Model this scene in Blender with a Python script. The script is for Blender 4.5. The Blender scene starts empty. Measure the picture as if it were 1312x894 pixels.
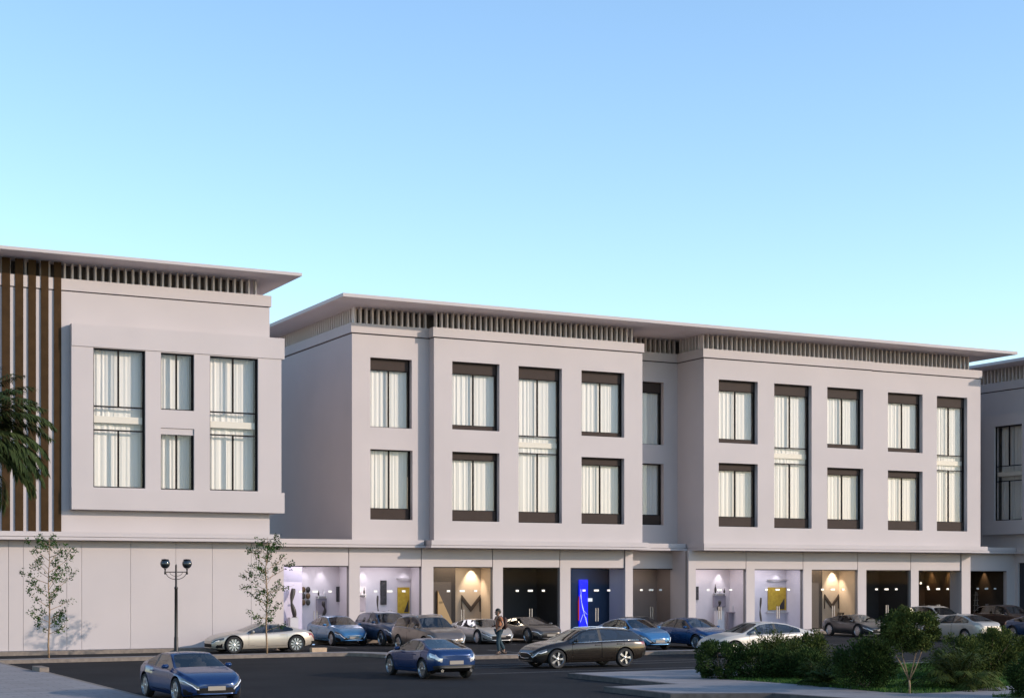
import bpy, bmesh, math, random
from math import sin, cos, pi, radians
from mathutils import Vector, Matrix
random.seed(7)
S = bpy.context.scene
C = S.collection

# ------------------------------------------------------------------ camera, sky, sun, exposure
cd = bpy.data.cameras.new('camera'); cam = bpy.data.objects.new('camera', cd); C.objects.link(cam)
cam.location = (0, 0, 3.3)
cam.rotation_euler = (pi/2, 0, -math.atan2(1071, 2060.5))
cd.sensor_width = 36; cd.lens = 36*2060.5/1312
cd.shift_y = (740-447)/1312
cd.clip_start = .5; cd.clip_end = 5000
S.camera = cam

SUN_AZ, SUN_EL = radians(48), radians(18)
W = bpy.data.worlds.new('World'); S.world = W; W.use_nodes = True
wn = W.node_tree.nodes; wl = W.node_tree.links
sky = wn.new('ShaderNodeTexSky'); sky.sky_type = 'NISHITA'; sky.sun_disc = False
sky.sun_elevation = SUN_EL; sky.sun_rotation = radians(180) - SUN_AZ
sky.air_density = 1.0; sky.dust_density = .3; sky.ozone_density = 2.0
hs = wn.new('ShaderNodeHueSaturation'); hs.inputs['Saturation'].default_value = 1.05
wl.new(sky.outputs[0], hs.inputs['Color'])
wl.new(hs.outputs[0], wn['Background'].inputs['Color'])
wn['Background'].inputs['Strength'].default_value = .15
sd = bpy.data.lights.new('sun', 'SUN'); so = bpy.data.objects.new('sun', sd); C.objects.link(so)
sdir = Vector((sin(SUN_AZ)*cos(SUN_EL), -cos(SUN_AZ)*cos(SUN_EL), sin(SUN_EL)))
so.rotation_euler = (-sdir).to_track_quat('-Z', 'Y').to_euler()
so.location = (60, -60, 60)
sd.energy = 2.0; sd.angle = radians(.5); sd.color = (1, .83, .68)
S.view_settings.view_transform = 'Standard'; S.view_settings.look = 'None'
S.view_settings.exposure = 1.0; S.view_settings.gamma = 1
S.cycles.max_bounces = 6; S.cycles.transparent_max_bounces = 12
S.cycles.sample_clamp_indirect = 4

# ------------------------------------------------------------------ materials
MATS = {}
def mat(name, col, rough=.6, metal=0, noise=0, scale=4, bump=0, bscale=40, spec=.5, emit=None, estr=0, coat=0, col2=None, detail=4):
    if name in MATS: return MATS[name]
    m = bpy.data.materials.new(name); m.use_nodes = True
    n, l = m.node_tree.nodes, m.node_tree.links
    b = n['Principled BSDF']
    b.inputs['Base Color'].default_value = (*col, 1)
    b.inputs['Roughness'].default_value = rough; b.inputs['Metallic'].default_value = metal
    b.inputs['Specular IOR Level'].default_value = spec
    if coat: b.inputs['Coat Weight'].default_value = coat; b.inputs['Coat Roughness'].default_value = .03
    if emit: b.inputs['Emission Color'].default_value = (*emit, 1); b.inputs['Emission Strength'].default_value = estr
    if noise or col2 or bump:
        tc = n.new('ShaderNodeTexCoord')
    if noise or col2:
        t = n.new('ShaderNodeTexNoise'); t.inputs['Scale'].default_value = scale; t.inputs['Detail'].default_value = detail
        l.new(tc.outputs['Object'], t.inputs['Vector'])
        r = n.new('ShaderNodeValToRGB')
        c2 = col2 or tuple(c*(1-noise) for c in col); c1 = col if col2 else tuple(min(1, c*(1+noise)) for c in col)
        r.color_ramp.elements[0].position = .3; r.color_ramp.elements[1].position = .7
        r.color_ramp.elements[0].color = (*c2, 1); r.color_ramp.elements[1].color = (*c1, 1)
        l.new(t.outputs['Fac'], r.inputs['Fac']); l.new(r.outputs['Color'], b.inputs['Base Color'])
    if bump:
        t2 = n.new('ShaderNodeTexNoise'); t2.inputs['Scale'].default_value = bscale; t2.inputs['Detail'].default_value = 3
        l.new(tc.outputs['Object'], t2.inputs['Vector'])
        bp = n.new('ShaderNodeBump'); bp.inputs['Strength'].default_value = bump; bp.inputs['Distance'].default_value = .02
        l.new(t2.outputs['Fac'], bp.inputs['Height']); l.new(bp.outputs[0], b.inputs['Normal'])
    MATS[name] = m
    return m
def glass(name, tint, refl=1.0, base=.04):
    if name in MATS: return MATS[name]
    m = bpy.data.materials.new(name); m.use_nodes = True
    n, l = m.node_tree.nodes, m.node_tree.links
    for x in list(n):
        if x.type == 'BSDF_PRINCIPLED': n.remove(x)
    out = next(x for x in n if x.type == 'OUTPUT_MATERIAL')
    tr = n.new('ShaderNodeBsdfTransparent'); tr.inputs[0].default_value = (*tint, 1)
    gl = n.new('ShaderNodeBsdfGlossy'); gl.inputs['Roughness'].default_value = .01; gl.inputs[0].default_value = (refl,)*3+(1,)
    lw = n.new('ShaderNodeLayerWeight'); lw.inputs[0].default_value = .5       # Schlick: base + (1-base) * (1-cos)^5
    pw = n.new('ShaderNodeMath'); pw.operation = 'POWER'; pw.inputs[1].default_value = 5
    fr = n.new('ShaderNodeMath'); fr.operation = 'MULTIPLY_ADD'; fr.inputs[1].default_value = 1-base; fr.inputs[2].default_value = base
    l.new(lw.outputs['Facing'], pw.inputs[0]); l.new(pw.outputs[0], fr.inputs[0])
    mx = n.new('ShaderNodeMixShader')
    l.new(fr.outputs[0], mx.inputs[0]); l.new(tr.outputs[0], mx.inputs[1]); l.new(gl.outputs[0], mx.inputs[2])
    l.new(mx.outputs[0], out.inputs[0])
    MATS[name] = m
    return m
def cloth(name, col):
    if name in MATS: return MATS[name]
    m = bpy.data.materials.new(name); m.use_nodes = True
    n, l = m.node_tree.nodes, m.node_tree.links
    for x in list(n):
        if x.type == 'BSDF_PRINCIPLED': n.remove(x)
    out = next(x for x in n if x.type == 'OUTPUT_MATERIAL')
    d = n.new('ShaderNodeBsdfDiffuse'); d.inputs[0].default_value = (*col, 1)
    t = n.new('ShaderNodeBsdfTranslucent'); t.inputs[0].default_value = (*col, 1)
    mx = n.new('ShaderNodeMixShader'); mx.inputs[0].default_value = .3
    l.new(d.outputs[0], mx.inputs[1]); l.new(t.outputs[0], mx.inputs[2]); l.new(mx.outputs[0], out.inputs[0])
    MATS[name] = m
    return m
def leafmat(name, a, b, rough=.55):
    if name in MATS: return MATS[name]
    m = mat(name, a, .8, col2=b, scale=2.2, detail=2, spec=.08)
    return m
PLASTER = mat('plaster', (.45, .407, .408), .85, noise=.035, scale=.35, bump=.12, bscale=60)
SLAT = mat('slat_paint', (.66, .60, .59), .7)
SOFFIT = mat('soffit_paint', (.78, .70, .70), .8, noise=.03, scale=.5)
CAVITY = mat('louvre_shadow', (.10, .085, .08), .9)  # shade behind the slats is put into this dark brown
BRONZE = mat('bronze_cladding', (.046, .026, .012), .6, noise=.15, scale=3, spec=.05)
SPANDREL = mat('spandrel_panel', (.046, .034, .030), .6, noise=.06, scale=3, spec=.08)
FRAME = mat('window_frame', (.010, .008, .008), .5, spec=.1)
CURTAIN = cloth('curtain_cloth', (.90, .88, .845))
SLABEDGE = mat('floor_edge', (.62, .57, .50), .8)
INNER = mat('room_inside', (.30, .28, .26), .9)
GLASS = glass('window_glass', (.96, .955, .945), .8)
SHOPGLASS = glass('shop_glass', (.95, .96, .98), .05)
STEEL = mat('brushed_steel', (.75, .75, .75), .3, metal=1)
HANDLE = mat('handle_steel', (.30,.28,.27), .4, metal=.6)
FITTING = mat('satin_fitting', (.85, .85, .84), .35, metal=.3)
ASPHALT = mat('asphalt', (.0185, .0187, .0205), .9, noise=.25, scale=.35, bump=.5, bscale=25, spec=.12, detail=8)
KERB = mat('kerb_stone', (.19, .155, .13), .85, noise=.2, scale=6, bump=.3, bscale=30)
PAINTWHITE = mat('road_paint', (.16, .16, .165), .7, noise=.25, scale=8)
BLACK = mat('black_plastic', (.012, .012, .013), .45)
DARKMETAL = mat('dark_metal', (.02, .018, .018), .4, metal=.4)
GREENBASE = mat('lawn_soil', (.030, .060, .015), .95, noise=.3, scale=3)
def paving(name, col, sx, sy):
    m = mat(name, col, .85)
    n, l = m.node_tree.nodes, m.node_tree.links
    b = n['Principled BSDF']; tc = n.new('ShaderNodeTexCoord')
    br = n.new('ShaderNodeTexBrick'); br.offset = .5
    br.inputs['Scale'].default_value = 1; br.inputs['Brick Width'].default_value = sx; br.inputs['Row Height'].default_value = sy
    br.inputs['Mortar Size'].default_value = .012; br.inputs['Bias'].default_value = 0
    br.inputs['Color1'].default_value = (*[c*1.08 for c in col], 1); br.inputs['Color2'].default_value = (*[c*.92 for c in col], 1)
    br.inputs['Mortar'].default_value = (*[c*.55 for c in col], 1)
    l.new(tc.outputs['Object'], br.inputs['Vector'])
    ns = n.new('ShaderNodeTexNoise'); ns.inputs['Scale'].default_value = .8; ns.inputs['Detail'].default_value = 6
    l.new(tc.outputs['Object'], ns.inputs['Vector'])
    mr = n.new('ShaderNodeMapRange'); mr.inputs['To Min'].default_value = .8; mr.inputs['To Max'].default_value = 1.15
    l.new(ns.outputs['Fac'], mr.inputs['Value'])
    mu = n.new('ShaderNodeMix'); mu.data_type = 'RGBA'; mu.blend_type = 'MULTIPLY'; mu.inputs[0].default_value = 1
    l.new(br.outputs['Color'], mu.inputs[6]); l.new(mr.outputs[0], mu.inputs[7]); l.new(mu.outputs[2], b.inputs['Base Color'])
    bp = n.new('ShaderNodeBump'); bp.inputs['Strength'].default_value = .4; bp.inputs['Distance'].default_value = .01; bp.invert = True
    l.new(br.outputs['Fac'], bp.inputs['Height']); l.new(bp.outputs[0], b.inputs['Normal'])
    return m
PAVE = paving('grey_paving', (.235, .22, .222), .9, .45)

# ------------------------------------------------------------------ helpers
class MB:
    def __init__(s): s.v = []; s.f = []
    def box(s, x0, x1, y0, y1, z0, z1):
        k = len(s.v)
        s.v += [(x0,y0,z0),(x1,y0,z0),(x1,y1,z0),(x0,y1,z0),(x0,y0,z1),(x1,y0,z1),(x1,y1,z1),(x0,y1,z1)]
        s.f += [tuple(k+i for i in q) for q in ((3,2,1,0),(4,5,6,7),(0,1,5,4),(1,2,6,5),(2,3,7,6),(3,0,4,7))]
        return s
    def prism(s, pts, z0, z1):            # pts counter-clockwise in x, y
        k = len(s.v); n = len(pts)
        s.v += [(x, y, z0) for x, y in pts] + [(x, y, z1) for x, y in pts]
        s.f.append(tuple(k+n+i for i in range(n))); s.f.append(tuple(k+n-1-i for i in range(n)))
        for i in range(n): j = (i+1) % n; s.f.append((k+i, k+j, k+n+j, k+n+i))
        return s
    def prism_y(s, pts, y0, y1):          # pts in x, z
        k = len(s.v); n = len(pts)
        s.v += [(x, y0, z) for x, z in pts] + [(x, y1, z) for x, z in pts]
        s.f.append(tuple(k+i for i in range(n))); s.f.append(tuple(k+n+n-1-i for i in range(n)))
        for i in range(n): j = (i+1) % n; s.f.append((k+i, k+n+i, k+n+j, k+j))
        return s
    def quad(s, a, b, c, d):
        k = len(s.v); s.v += [a, b, c, d]; s.f.append((k, k+1, k+2, k+3)); return s
    def tri(s, a, b, c):
        k = len(s.v); s.v += [a, b, c]; s.f.append((k, k+1, k+2)); return s
    def tube(s, pts, rad, n=6, cap=True):
        pts = [Vector(p) for p in pts]
        if not hasattr(rad, '__len__'): rad = [rad]*len(pts)
        k = len(s.v); up = None
        for i, p in enumerate(pts):
            d = (pts[min(i+1, len(pts)-1)] - pts[max(i-1, 0)]).normalized()
            if up is None: up = Vector((0,0,1)) if abs(d.z) < .9 else Vector((1,0,0))
            a = d.cross(up).normalized(); b = a.cross(d).normalized(); up = b
            for j in range(n):
                w = 2*pi*j/n; s.v.append(tuple(p + (a*cos(w)+b*sin(w))*rad[i]))
        for i in range(len(pts)-1):
            for j in range(n):
                q = (j+1) % n; s.f.append((k+i*n+j, k+(i+1)*n+j, k+(i+1)*n+q, k+i*n+q))
        if cap:
            s.f.append(tuple(k+j for j in range(n))); e = k+(len(pts)-1)*n
            s.f.append(tuple(e+n-1-j for j in range(n)))
        return s
    def lathe(s, prof, c=(0,0,0), n=16):  # prof of (r, z)
        k = len(s.v)
        for r, z in prof:
            for j in range(n): w = 2*pi*j/n; s.v.append((c[0]+r*cos(w), c[1]+r*sin(w), c[2]+z))
        for i in range(len(prof)-1):
            for j in range(n):
                q = (j+1) % n; s.f.append((k+i*n+j, k+i*n+q, k+(i+1)*n+q, k+(i+1)*n+j))
        s.f.append(tuple(k+n-1-j for j in range(n))); e = k+(len(prof)-1)*n
        s.f.append(tuple(e+j for j in range(n)))
        return s
    def mesh(s, name, m):
        me = bpy.data.meshes.new(name); me.from_pydata(s.v, [], s.f)
        if m: me.materials.append(m)
        me.update(); return me
    def build(s, name, m, parent=None, smooth=False, loc=None):
        me = s.mesh(name, m)
        if smooth: me.shade_smooth()
        o = bpy.data.objects.new(name, me); C.objects.link(o)
        if parent: o.parent = parent
        if loc is not None: o.location = loc
        return o
def tag(o, label, cat, group=None):
    o['label'] = label; o['category'] = cat
    if group: o['group'] = group
    return o
def thing(name, label, cat, loc=(0,0,0), rz=0, group=None):
    o = bpy.data.objects.new(name, None); C.objects.link(o); o.location = loc; o.rotation_euler = (0,0,rz)
    return tag(o, label, cat, group)
def struct(o): o['kind'] = 'structure'; return o
def stuff(o): o['kind'] = 'stuff'; return o
def inst(name, me, parent=None, loc=(0,0,0), rot=None):
    o = bpy.data.objects.new(name, me); C.objects.link(o); o.parent = parent; o.location = loc
    if rot is not None: o.rotation_euler = rot
    return o
def wall_mesh(mb, x0, x1, z0, z1, y0, y1, holes):   # wall slab front at y0, back at y1, rectangular holes (x0,x1,z0,z1)
    xs = sorted({x0, x1, *[h[0] for h in holes], *[h[1] for h in holes]}); zs = sorted({z0, z1, *[h[2] for h in holes], *[h[3] for h in holes]})
    xs = [x for x in xs if x0 <= x <= x1]; zs = [z for z in zs if z0 <= z <= z1]
    def solid(i, j):
        if i < 0 or j < 0 or i >= len(xs)-1 or j >= len(zs)-1: return False
        cx, cz = (xs[i]+xs[i+1])/2, (zs[j]+zs[j+1])/2
        return not any(h[0] < cx < h[1] and h[2] < cz < h[3] for h in holes)
    for i in range(len(xs)-1):
        for j in range(len(zs)-1):
            if not solid(i, j): continue
            a, b, c, d = xs[i], xs[i+1], zs[j], zs[j+1]
            mb.quad((a,y0,c),(b,y0,c),(b,y0,d),(a,y0,d)); mb.quad((b,y1,c),(a,y1,c),(a,y1,d),(b,y1,d))
            if not solid(i-1, j): mb.quad((a,y1,c),(a,y0,c),(a,y0,d),(a,y1,d))
            if not solid(i+1, j): mb.quad((b,y0,c),(b,y1,c),(b,y1,d),(b,y0,d))
            if not solid(i, j-1): mb.quad((a,y1,c),(b,y1,c),(b,y0,c),(a,y0,c))
            if not solid(i, j+1): mb.quad((a,y0,d),(b,y0,d),(b,y1,d),(a,y1,d))
    return mb

# ------------------------------------------------------------------ ground, road, kerbs, pavements
def sheet(name, pts, z, m):
    mb = MB(); mb.v = [(x, y, z) for x, y in pts]; mb.f = [tuple(range(len(pts)))]
    return struct(mb.build(name, m))
sheet('ground', [(-1500,-600),(1500,-600),(1500,2500),(-1500,2500)], -.02, mat('dry_ground', (.12,.105,.09), .95, noise=.2, scale=.02))
sheet('road', [(-80,-20),(160,-20),(160,76),(-80,76)], 0, ASPHALT)
def kerbed(name, pts, z, top, edge=KERB, w=.16):
    """raised slab: paved top, kerb-stone rim"""
    n = len(pts); P = [Vector(p) for p in pts]; inn = []
    for i in range(n):
        a, b, c = P[i-1], P[i], P[(i+1) % n]
        d1 = (b-a).normalized(); d2 = (c-b).normalized(); n1 = Vector((-d1.y, d1.x)); n2 = Vector((-d2.y, d2.x))
        m = (n1+n2).normalized(); inn.append(b + m*(w/max(.3, m.dot(n1))))
    k = MB()
    for i in range(n):
        j = (i+1) % n
        k.quad((*P[i],0),(*P[j],0),(*P[j],z),(*P[i],z)); k.quad((*P[i],z),(*P[j],z),(*inn[j],z),(*inn[i],z))
    o = struct(k.build(name+'_kerb', edge))
    t = MB(); t.v = [(p.x, p.y, z+.003) for p in inn]; t.f = [tuple(range(n))]
    struct(t.build(name, top)); return o
def arc(c, r, a0, a1, n): return [(c[0]+r*cos(radians(a0+(a1-a0)*i/n)), c[1]+r*sin(radians(a0+(a1-a0)*i/n))) for i in range(n+1)]
KTOP = mat('kerb_top_concrete', (.22,.205,.2), .85, noise=.12, scale=1.2, bump=.2, bscale=25)
# kerbed strip between the road and the parking bays, stepping forward where the bays get deeper
strip = [(-40,64.35),(23.6,63.75),(25.2,63.5)] + [(25.75,62.6),(25.95,61.3),(26.3,59.9),(27.2,58.95)] + [(28.6,58.6),(41.2,58.5),(41.2,59.35),(28.9,59.45),(27.7,60.0),(27.2,61.2),(26.9,63.2),(26.0,64.6),(23.6,64.75),(-40,65.35)]
kerbed('kerb_strip', strip, .14, KTOP, w=.2)
kerbed('pavement', [(-40,8),(11.3,8),(11.3,57.2),(11.0,57.3),(11.0,64.35),(-40,64.6)], .09, PAVE)
struct(MB().prism([(11.02,56.2),(11.34,56.2),(11.34,57.5),(11.02,57.5)], 0, .24).build('kerb_end_block', KERB))
kerbed('pavement', [(27.4,32.6),(30.5,27.5),(36,22),(90,22),(90,46.6),(26.25,46.5),(26.3,40.3),(23.9,40.2),(24.05,36.9),(26.6,35.75)], .15, PAVE, edge=mat('dark_kerb', (.07,.066,.066), .85, noise=.25, scale=5, bump=.3))
kerbed('pavement', [(-40,70.3),(24.9,70.3),(24.9,75.9),(80,75.9),(80,79.6),(-40,79.6)], .17, PAVE)
struct(MB().box(25.0,25.7,67.3,67.6,.0,.2).build('wheel_stop', mat('wheel_stop_concrete', (.50,.36,.24), .8, noise=.15, scale=5)))
lines = MB()
for x in (27.6, 33.0, 35.6, 38.2, 40.8, 46.0, 48.6, 51.2):
    lines.quad((x,60.2,.004),(x+.1,60.2,.004),(x+.1,66,.004),(x,66,.004))
for y in (49.6, 52.9, 54.3):
    lines.quad((24,y,.004),(46,y,.004),(46,y+.09,.004),(24,y+.09,.004))
for x in range(28, 74, 3):
    lines.quad((x,70.8,.004),(x+.1,70.8,.004),(x+.1,75.6,.004),(x,75.6,.004))
struct(lines.build('road_marking', PAINTWHITE))

# ------------------------------------------------------------------ building pieces
def curtain_mesh(w, h, waves, amp, seed):
    r = random.Random(seed); mb = MB(); n = max(16, int(waves*8)); ph = r.random()*6; pts = []
    for i in range(n+1):
        t = i/n; y = amp*sin(t*waves*2*pi+ph+.9*sin(t*9+seed)) + amp*.45*sin(t*waves*3.7*pi+seed)
        pts.append((t*w, y))
    for x, y in pts: mb.v.append((x, y, 0)); mb.v.append((x, y*.75, h))
    for i in range(n): mb.f.append((2*i, 2*i+2, 2*i+3, 2*i+1))
    return mb
def window(bld, x0, x1, z0, z1, y, depth, top=0, bot=0, jamb=.05, mid=None, back=.45, mull=True, seed=0):
    """window frame is the part; panes, curtains and spandrel panels hang on it. Opening x0..x1, z0..z1 in a wall whose face is at y."""
    f = MB(); yf = y+depth; t = .05
    e = .004
    X0, X1, Z0, Z1 = x0+e, x1-e, z0+e, z1-e
    f.box(X0, X0+jamb, yf, yf+.09, Z0, Z1); f.box(X1-jamb*1.7, X1, yf, yf+.09, Z0, Z1)
    f.box(X0+jamb, X1-jamb*1.7, yf, yf+.09, Z1-t, Z1); f.box(X0+jamb, X1-jamb*1.7, yf, yf+.09, Z0, Z0+t)
    gx0, gx1 = X0+jamb, X1-jamb*1.7; gz0, gz1 = Z0+t+bot, Z1-t-top
    if bot: f.box(gx0, gx1, yf, yf+.09, gz0-.04, gz0)
    if top: f.box(gx0, gx1, yf, yf+.09, gz1, gz1+.04)
    xm = (gx0+gx1)/2
    segs = [(gz0, gz1)]
    if mid:
        segs = [(gz0, mid[0]-.03), (mid[1]+.03, gz1)]
        for zz in mid: f.box(gx0, gx1, yf-.01, yf+.09, zz-.03, zz+.03)
    if mull:
        for a, b in segs: f.box(xm-.035, xm+.035, yf-.005, yf+.085, a, b)
    w = f.build('window', FRAME, bld)
    if top: MB().box(gx0, gx1, yf-.03, yf+.06, gz1+.04, Z1-t).build('spandrel_panel', SPANDREL, w)
    if bot: MB().box(gx0, gx1, yf-.03, yf+.06, Z0+t, gz0-.04).build('spandrel_panel', SPANDREL, w)
    def pane(a, b, c, d): MB().quad((a,yf+.045,c),(b,yf+.045,c),(b,yf+.045,d),(a,yf+.045,d)).build('pane', GLASS, w)
    for a, b in segs:
        if mull: pane(gx0, xm-.035, a, b); pane(xm+.035, gx1, a, b)
        else: pane(gx0, gx1, a, b)
    if mid: pane(gx0, gx1, mid[0]+.03, mid[1]-.03)
    yc = yf+back
    for si, (a, b) in enumerate(segs):
        lo = a+.0 if not (mid and si == 1) else a-.45
        hi = b if not (mid and si == 0) else b+.38
        half = (gx1-gx0)*.5; r = random.Random(seed*7+si)
        wl_ = half*r.uniform(.86, 1.0)
        c1 = curtain_mesh(wl_, hi-lo, wl_*r.uniform(3.2, 4.2), .025, seed+si); c2 = curtain_mesh((gx1-gx0)-wl_, hi-lo, ((gx1-gx0)-wl_)*r.uniform(3.6, 4.8), .011, seed+si+50)
        c1.build('curtain', CURTAIN, w, True, (gx0, yc, lo)); c2.build('curtain', CURTAIN, w, True, (gx0+wl_, yc+.03, lo))
    if mid:
        MB().box(gx0-.0, gx1+.0, yf+.10, yc-.06, mid[0]+.33, mid[0]+.62).build('floor_edge', SLABEDGE, w)
    return w
def slats(bld, x0, x1, y, z0, z1, step=.333, w=.085, d=.26):
    me = MB().box(-w/2, w/2, 0, d, 0, z1-z0).mesh('slat', SLAT)
    n = int(round((x1-x0)/step)); st = (x1-x0)/n
    for i in range(n+1): inst('slat', me, bld, (x0+i*st, y, z0))
def slats_side(bld, x, y0, y1, z0, z1, step=.333, w=.085, d=.26):
    me = MB().box(0, d, -w/2, w/2, 0, z1-z0).mesh('slat', SLAT)
    n = int(round((y1-y0)/step)); st = (y1-y0)/n
    for i in range(n+1): inst('slat', me, bld, (x, y0+i*st, z0))
def part(bld, name, m, *boxes):
    for b in boxes: o = MB().box(*b).build(name, m, bld)
    return o

# ================================================================== left retail building
A = thing('retail_building', 'pale three storey building with bronze fins beside its projecting window box', 'building', (15,71,0))
AO = A.location.copy()
def off(bld):       # children keep world coordinates in their meshes
    for o in bld.children: o.matrix_parent_inverse = Matrix.Translation(-bld.location)
# ground floor panels with recessed joints
part(A, 'podium_wall', mat('joint_shadow', (.20,.18,.175), .9), (-2, 24.2, 70.93, 71.1, .17, 5.2))
jx = [12.6, 13.21, 15.05, 15.69, 17.83, 19.86, 21.54, 23.37, 24.26]
for a, b in zip(jx[:-1], jx[1:]):
    part(A, 'wall_panel', PLASTER, (a+.007, b-.007, 70.85, 70.92, .18, 4.93))
part(A, 'podium_wall', PLASTER, (24.24, 24.3, 70.9, 79, .17, 5.0))
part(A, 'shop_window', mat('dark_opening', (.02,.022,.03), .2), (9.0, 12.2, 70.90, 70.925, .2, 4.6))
part(A, 'wall_panel', PLASTER, (12.2, 12.59, 70.85, 70.92, .18, 4.93), (4, 12.2, 70.85, 70.92, 4.6, 4.93), (4, 9, 70.85, 70.92, .18, 4.6))
part(A, 'cornice', PLASTER, (0, 24.62, 70.2, 79, 4.93, 5.06))
part(A, 'cornice', PLASTER, (0, 24.55, 70.28, 79, 5.085, 5.29))
part(A, 'cornice', PLASTER, (0, 24.5, 70.4, 79, 5.05, 5.10))
# upper walls
part(A, 'wall', PLASTER, (0, 24.25, 70.9, 71.2, 5.29, 15.72), (23.95, 24.25, 71.2, 95, 5.29, 15.72))
part(A, 'frieze', PLASTER, (0, 24.33, 70.82, 71.3, 15.77, 16.27), (24.0, 24.33, 71.3, 95, 15.77, 16.27))
part(A, 'frieze', mat('groove_shadow', (.05,.045,.045), .9), (0, 24.2, 70.94, 71.3, 15.70, 15.79))
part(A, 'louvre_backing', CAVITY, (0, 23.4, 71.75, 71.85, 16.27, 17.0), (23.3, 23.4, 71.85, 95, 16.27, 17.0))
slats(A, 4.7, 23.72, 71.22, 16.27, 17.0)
part(A, 'roof', PLASTER, (0, 25.26, 69.3, 95, 17.012, 17.15)); part(A, 'soffit', SOFFIT, (0, 25.22, 69.34, 95, 17.0, 17.0115))
for a, b in ((10.65,10.99),(11.2,11.54),(11.75,12.09),(12.31,12.65),(12.86,13.2),(13.41,13.73),(13.94,14.26),(14.49,14.8)):
    part(A, 'fin', BRONZE, (a, b, 70.785, 70.815, 5.30, 16.95))
# projecting window box
HA = [(16.09,18.37,7.24,13.30), (19.06,20.57,10.76,13.28), (19.06,20.57,7.22,9.95), (21.29,23.55,7.24,13.28)]
wb = wall_mesh(MB(), 15.15, 24.66, 6.26, 14.29, 70.4, 70.78, HA)
wb.build('window_box', PLASTER, A)
part(A, 'window_box', PLASTER, (15.15, 24.80, 70.36, 70.402, 13.33, 14.285), (24.66, 24.80, 70.402, 72.2, 13.33, 14.285),
     (15.15, 24.80, 70.36, 70.402, 6.265, 7.2), (24.66, 24.80, 70.402, 72.2, 6.265, 7.2))
part(A, 'window_box', PLASTER, (15.16, 24.66, 70.78, 70.9, 13.4, 14.28), (15.16, 24.66, 70.78, 70.9, 6.27, 7.15), (15.16, 15.5, 70.78, 70.9, 7.15, 13.4), (24.3, 24.66, 70.78, 72.2, 6.27, 14.28))
part(A, 'room_inside', INNER, (15.6, 24.2, 71.6, 71.7, 6.5, 14.2))
for i, h in enumerate(HA):
    mid = (9.75, 10.78) if i in (0, 3) else None
    o = window(A, *h, 70.4, .13, jamb=.05, mid=mid, back=.33, seed=i+1)
    if i == 2: MB().box(h[0]+.01, h[1]-.01, 70.45, 70.52, h[3]-.28, h[3]-.01).build('head_panel', PLASTER, o)
part(A, 'window_box', FRAME, *[(h[1]-.005, h[1]+.001, 70.53, 70.78, h[2], h[3]) for h in HA])
part(A, 'core', PLASTER, (0, 23.9, 79, 95, 5, 15.7))
# cut openings in the wall behind the box: the wall is replaced by pieces round the box
for o in list(A.children):
    if o.name.startswith('wall') and not o.name.startswith('wall_panel'):
        me = o.data; bpy.data.objects.remove(o)
mb = wall_mesh(MB(), 0, 24.25, 5.29, 15.72, 70.855, 71.2, [(15.6, 23.9, 6.7, 13.8)]); mb.box(23.95, 24.25, 71.2, 95, 5.29, 15.72)
mb.build('wall', PLASTER, A)
off(A)

# ================================================================== main retail building
B = thing('retail_building', 'long pale three storey building with shops below two projecting window bays', 'building', (52,79,0))
XL, XR = 31.29, 74.38
BAYS = [('bay1', 31.29, 36.2, 78.3, [(32.32,34.70,11.22,14.87,'t'), (32.32,34.74,6.37,10.06,'b')]),
        ('bay2', 35.72, 48.74, 77.7, [(36.79,39.62,11.24,14.87,'tb'), (36.79,39.62,6.34,10.05,'tB'), (40.79,43.50,6.32,14.86,'m'), (44.75,47.54,11.22,14.86,'tb'), (44.75,47.54,6.32,10.04,'tB')]),
        ('rec', 48.74, 53.2, 80.45, [(50.45,51.95,11.17,14.87,'t1'), (50.45,51.95,6.43,10.05,'b1')]),
        ('bay3', 52.93, 65.4, 77.7, [(53.98,56.77,11.19,14.88,'tb'), (53.98,56.77,6.30,10.02,'tB'), (57.97,60.75,6.27,14.87,'m'), (61.93,64.70,11.19,14.87,'tb'), (61.93,64.70,6.28,10.0,'tB')]),
        ('bay4', 65.4, 74.38, 77.82, [(66.75,69.55,11.14,14.82,'tb'), (66.75,69.55,6.27,9.98,'tB'), (70.72,73.26,6.27,14.8,'m2')])]
seed = 20
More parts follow.
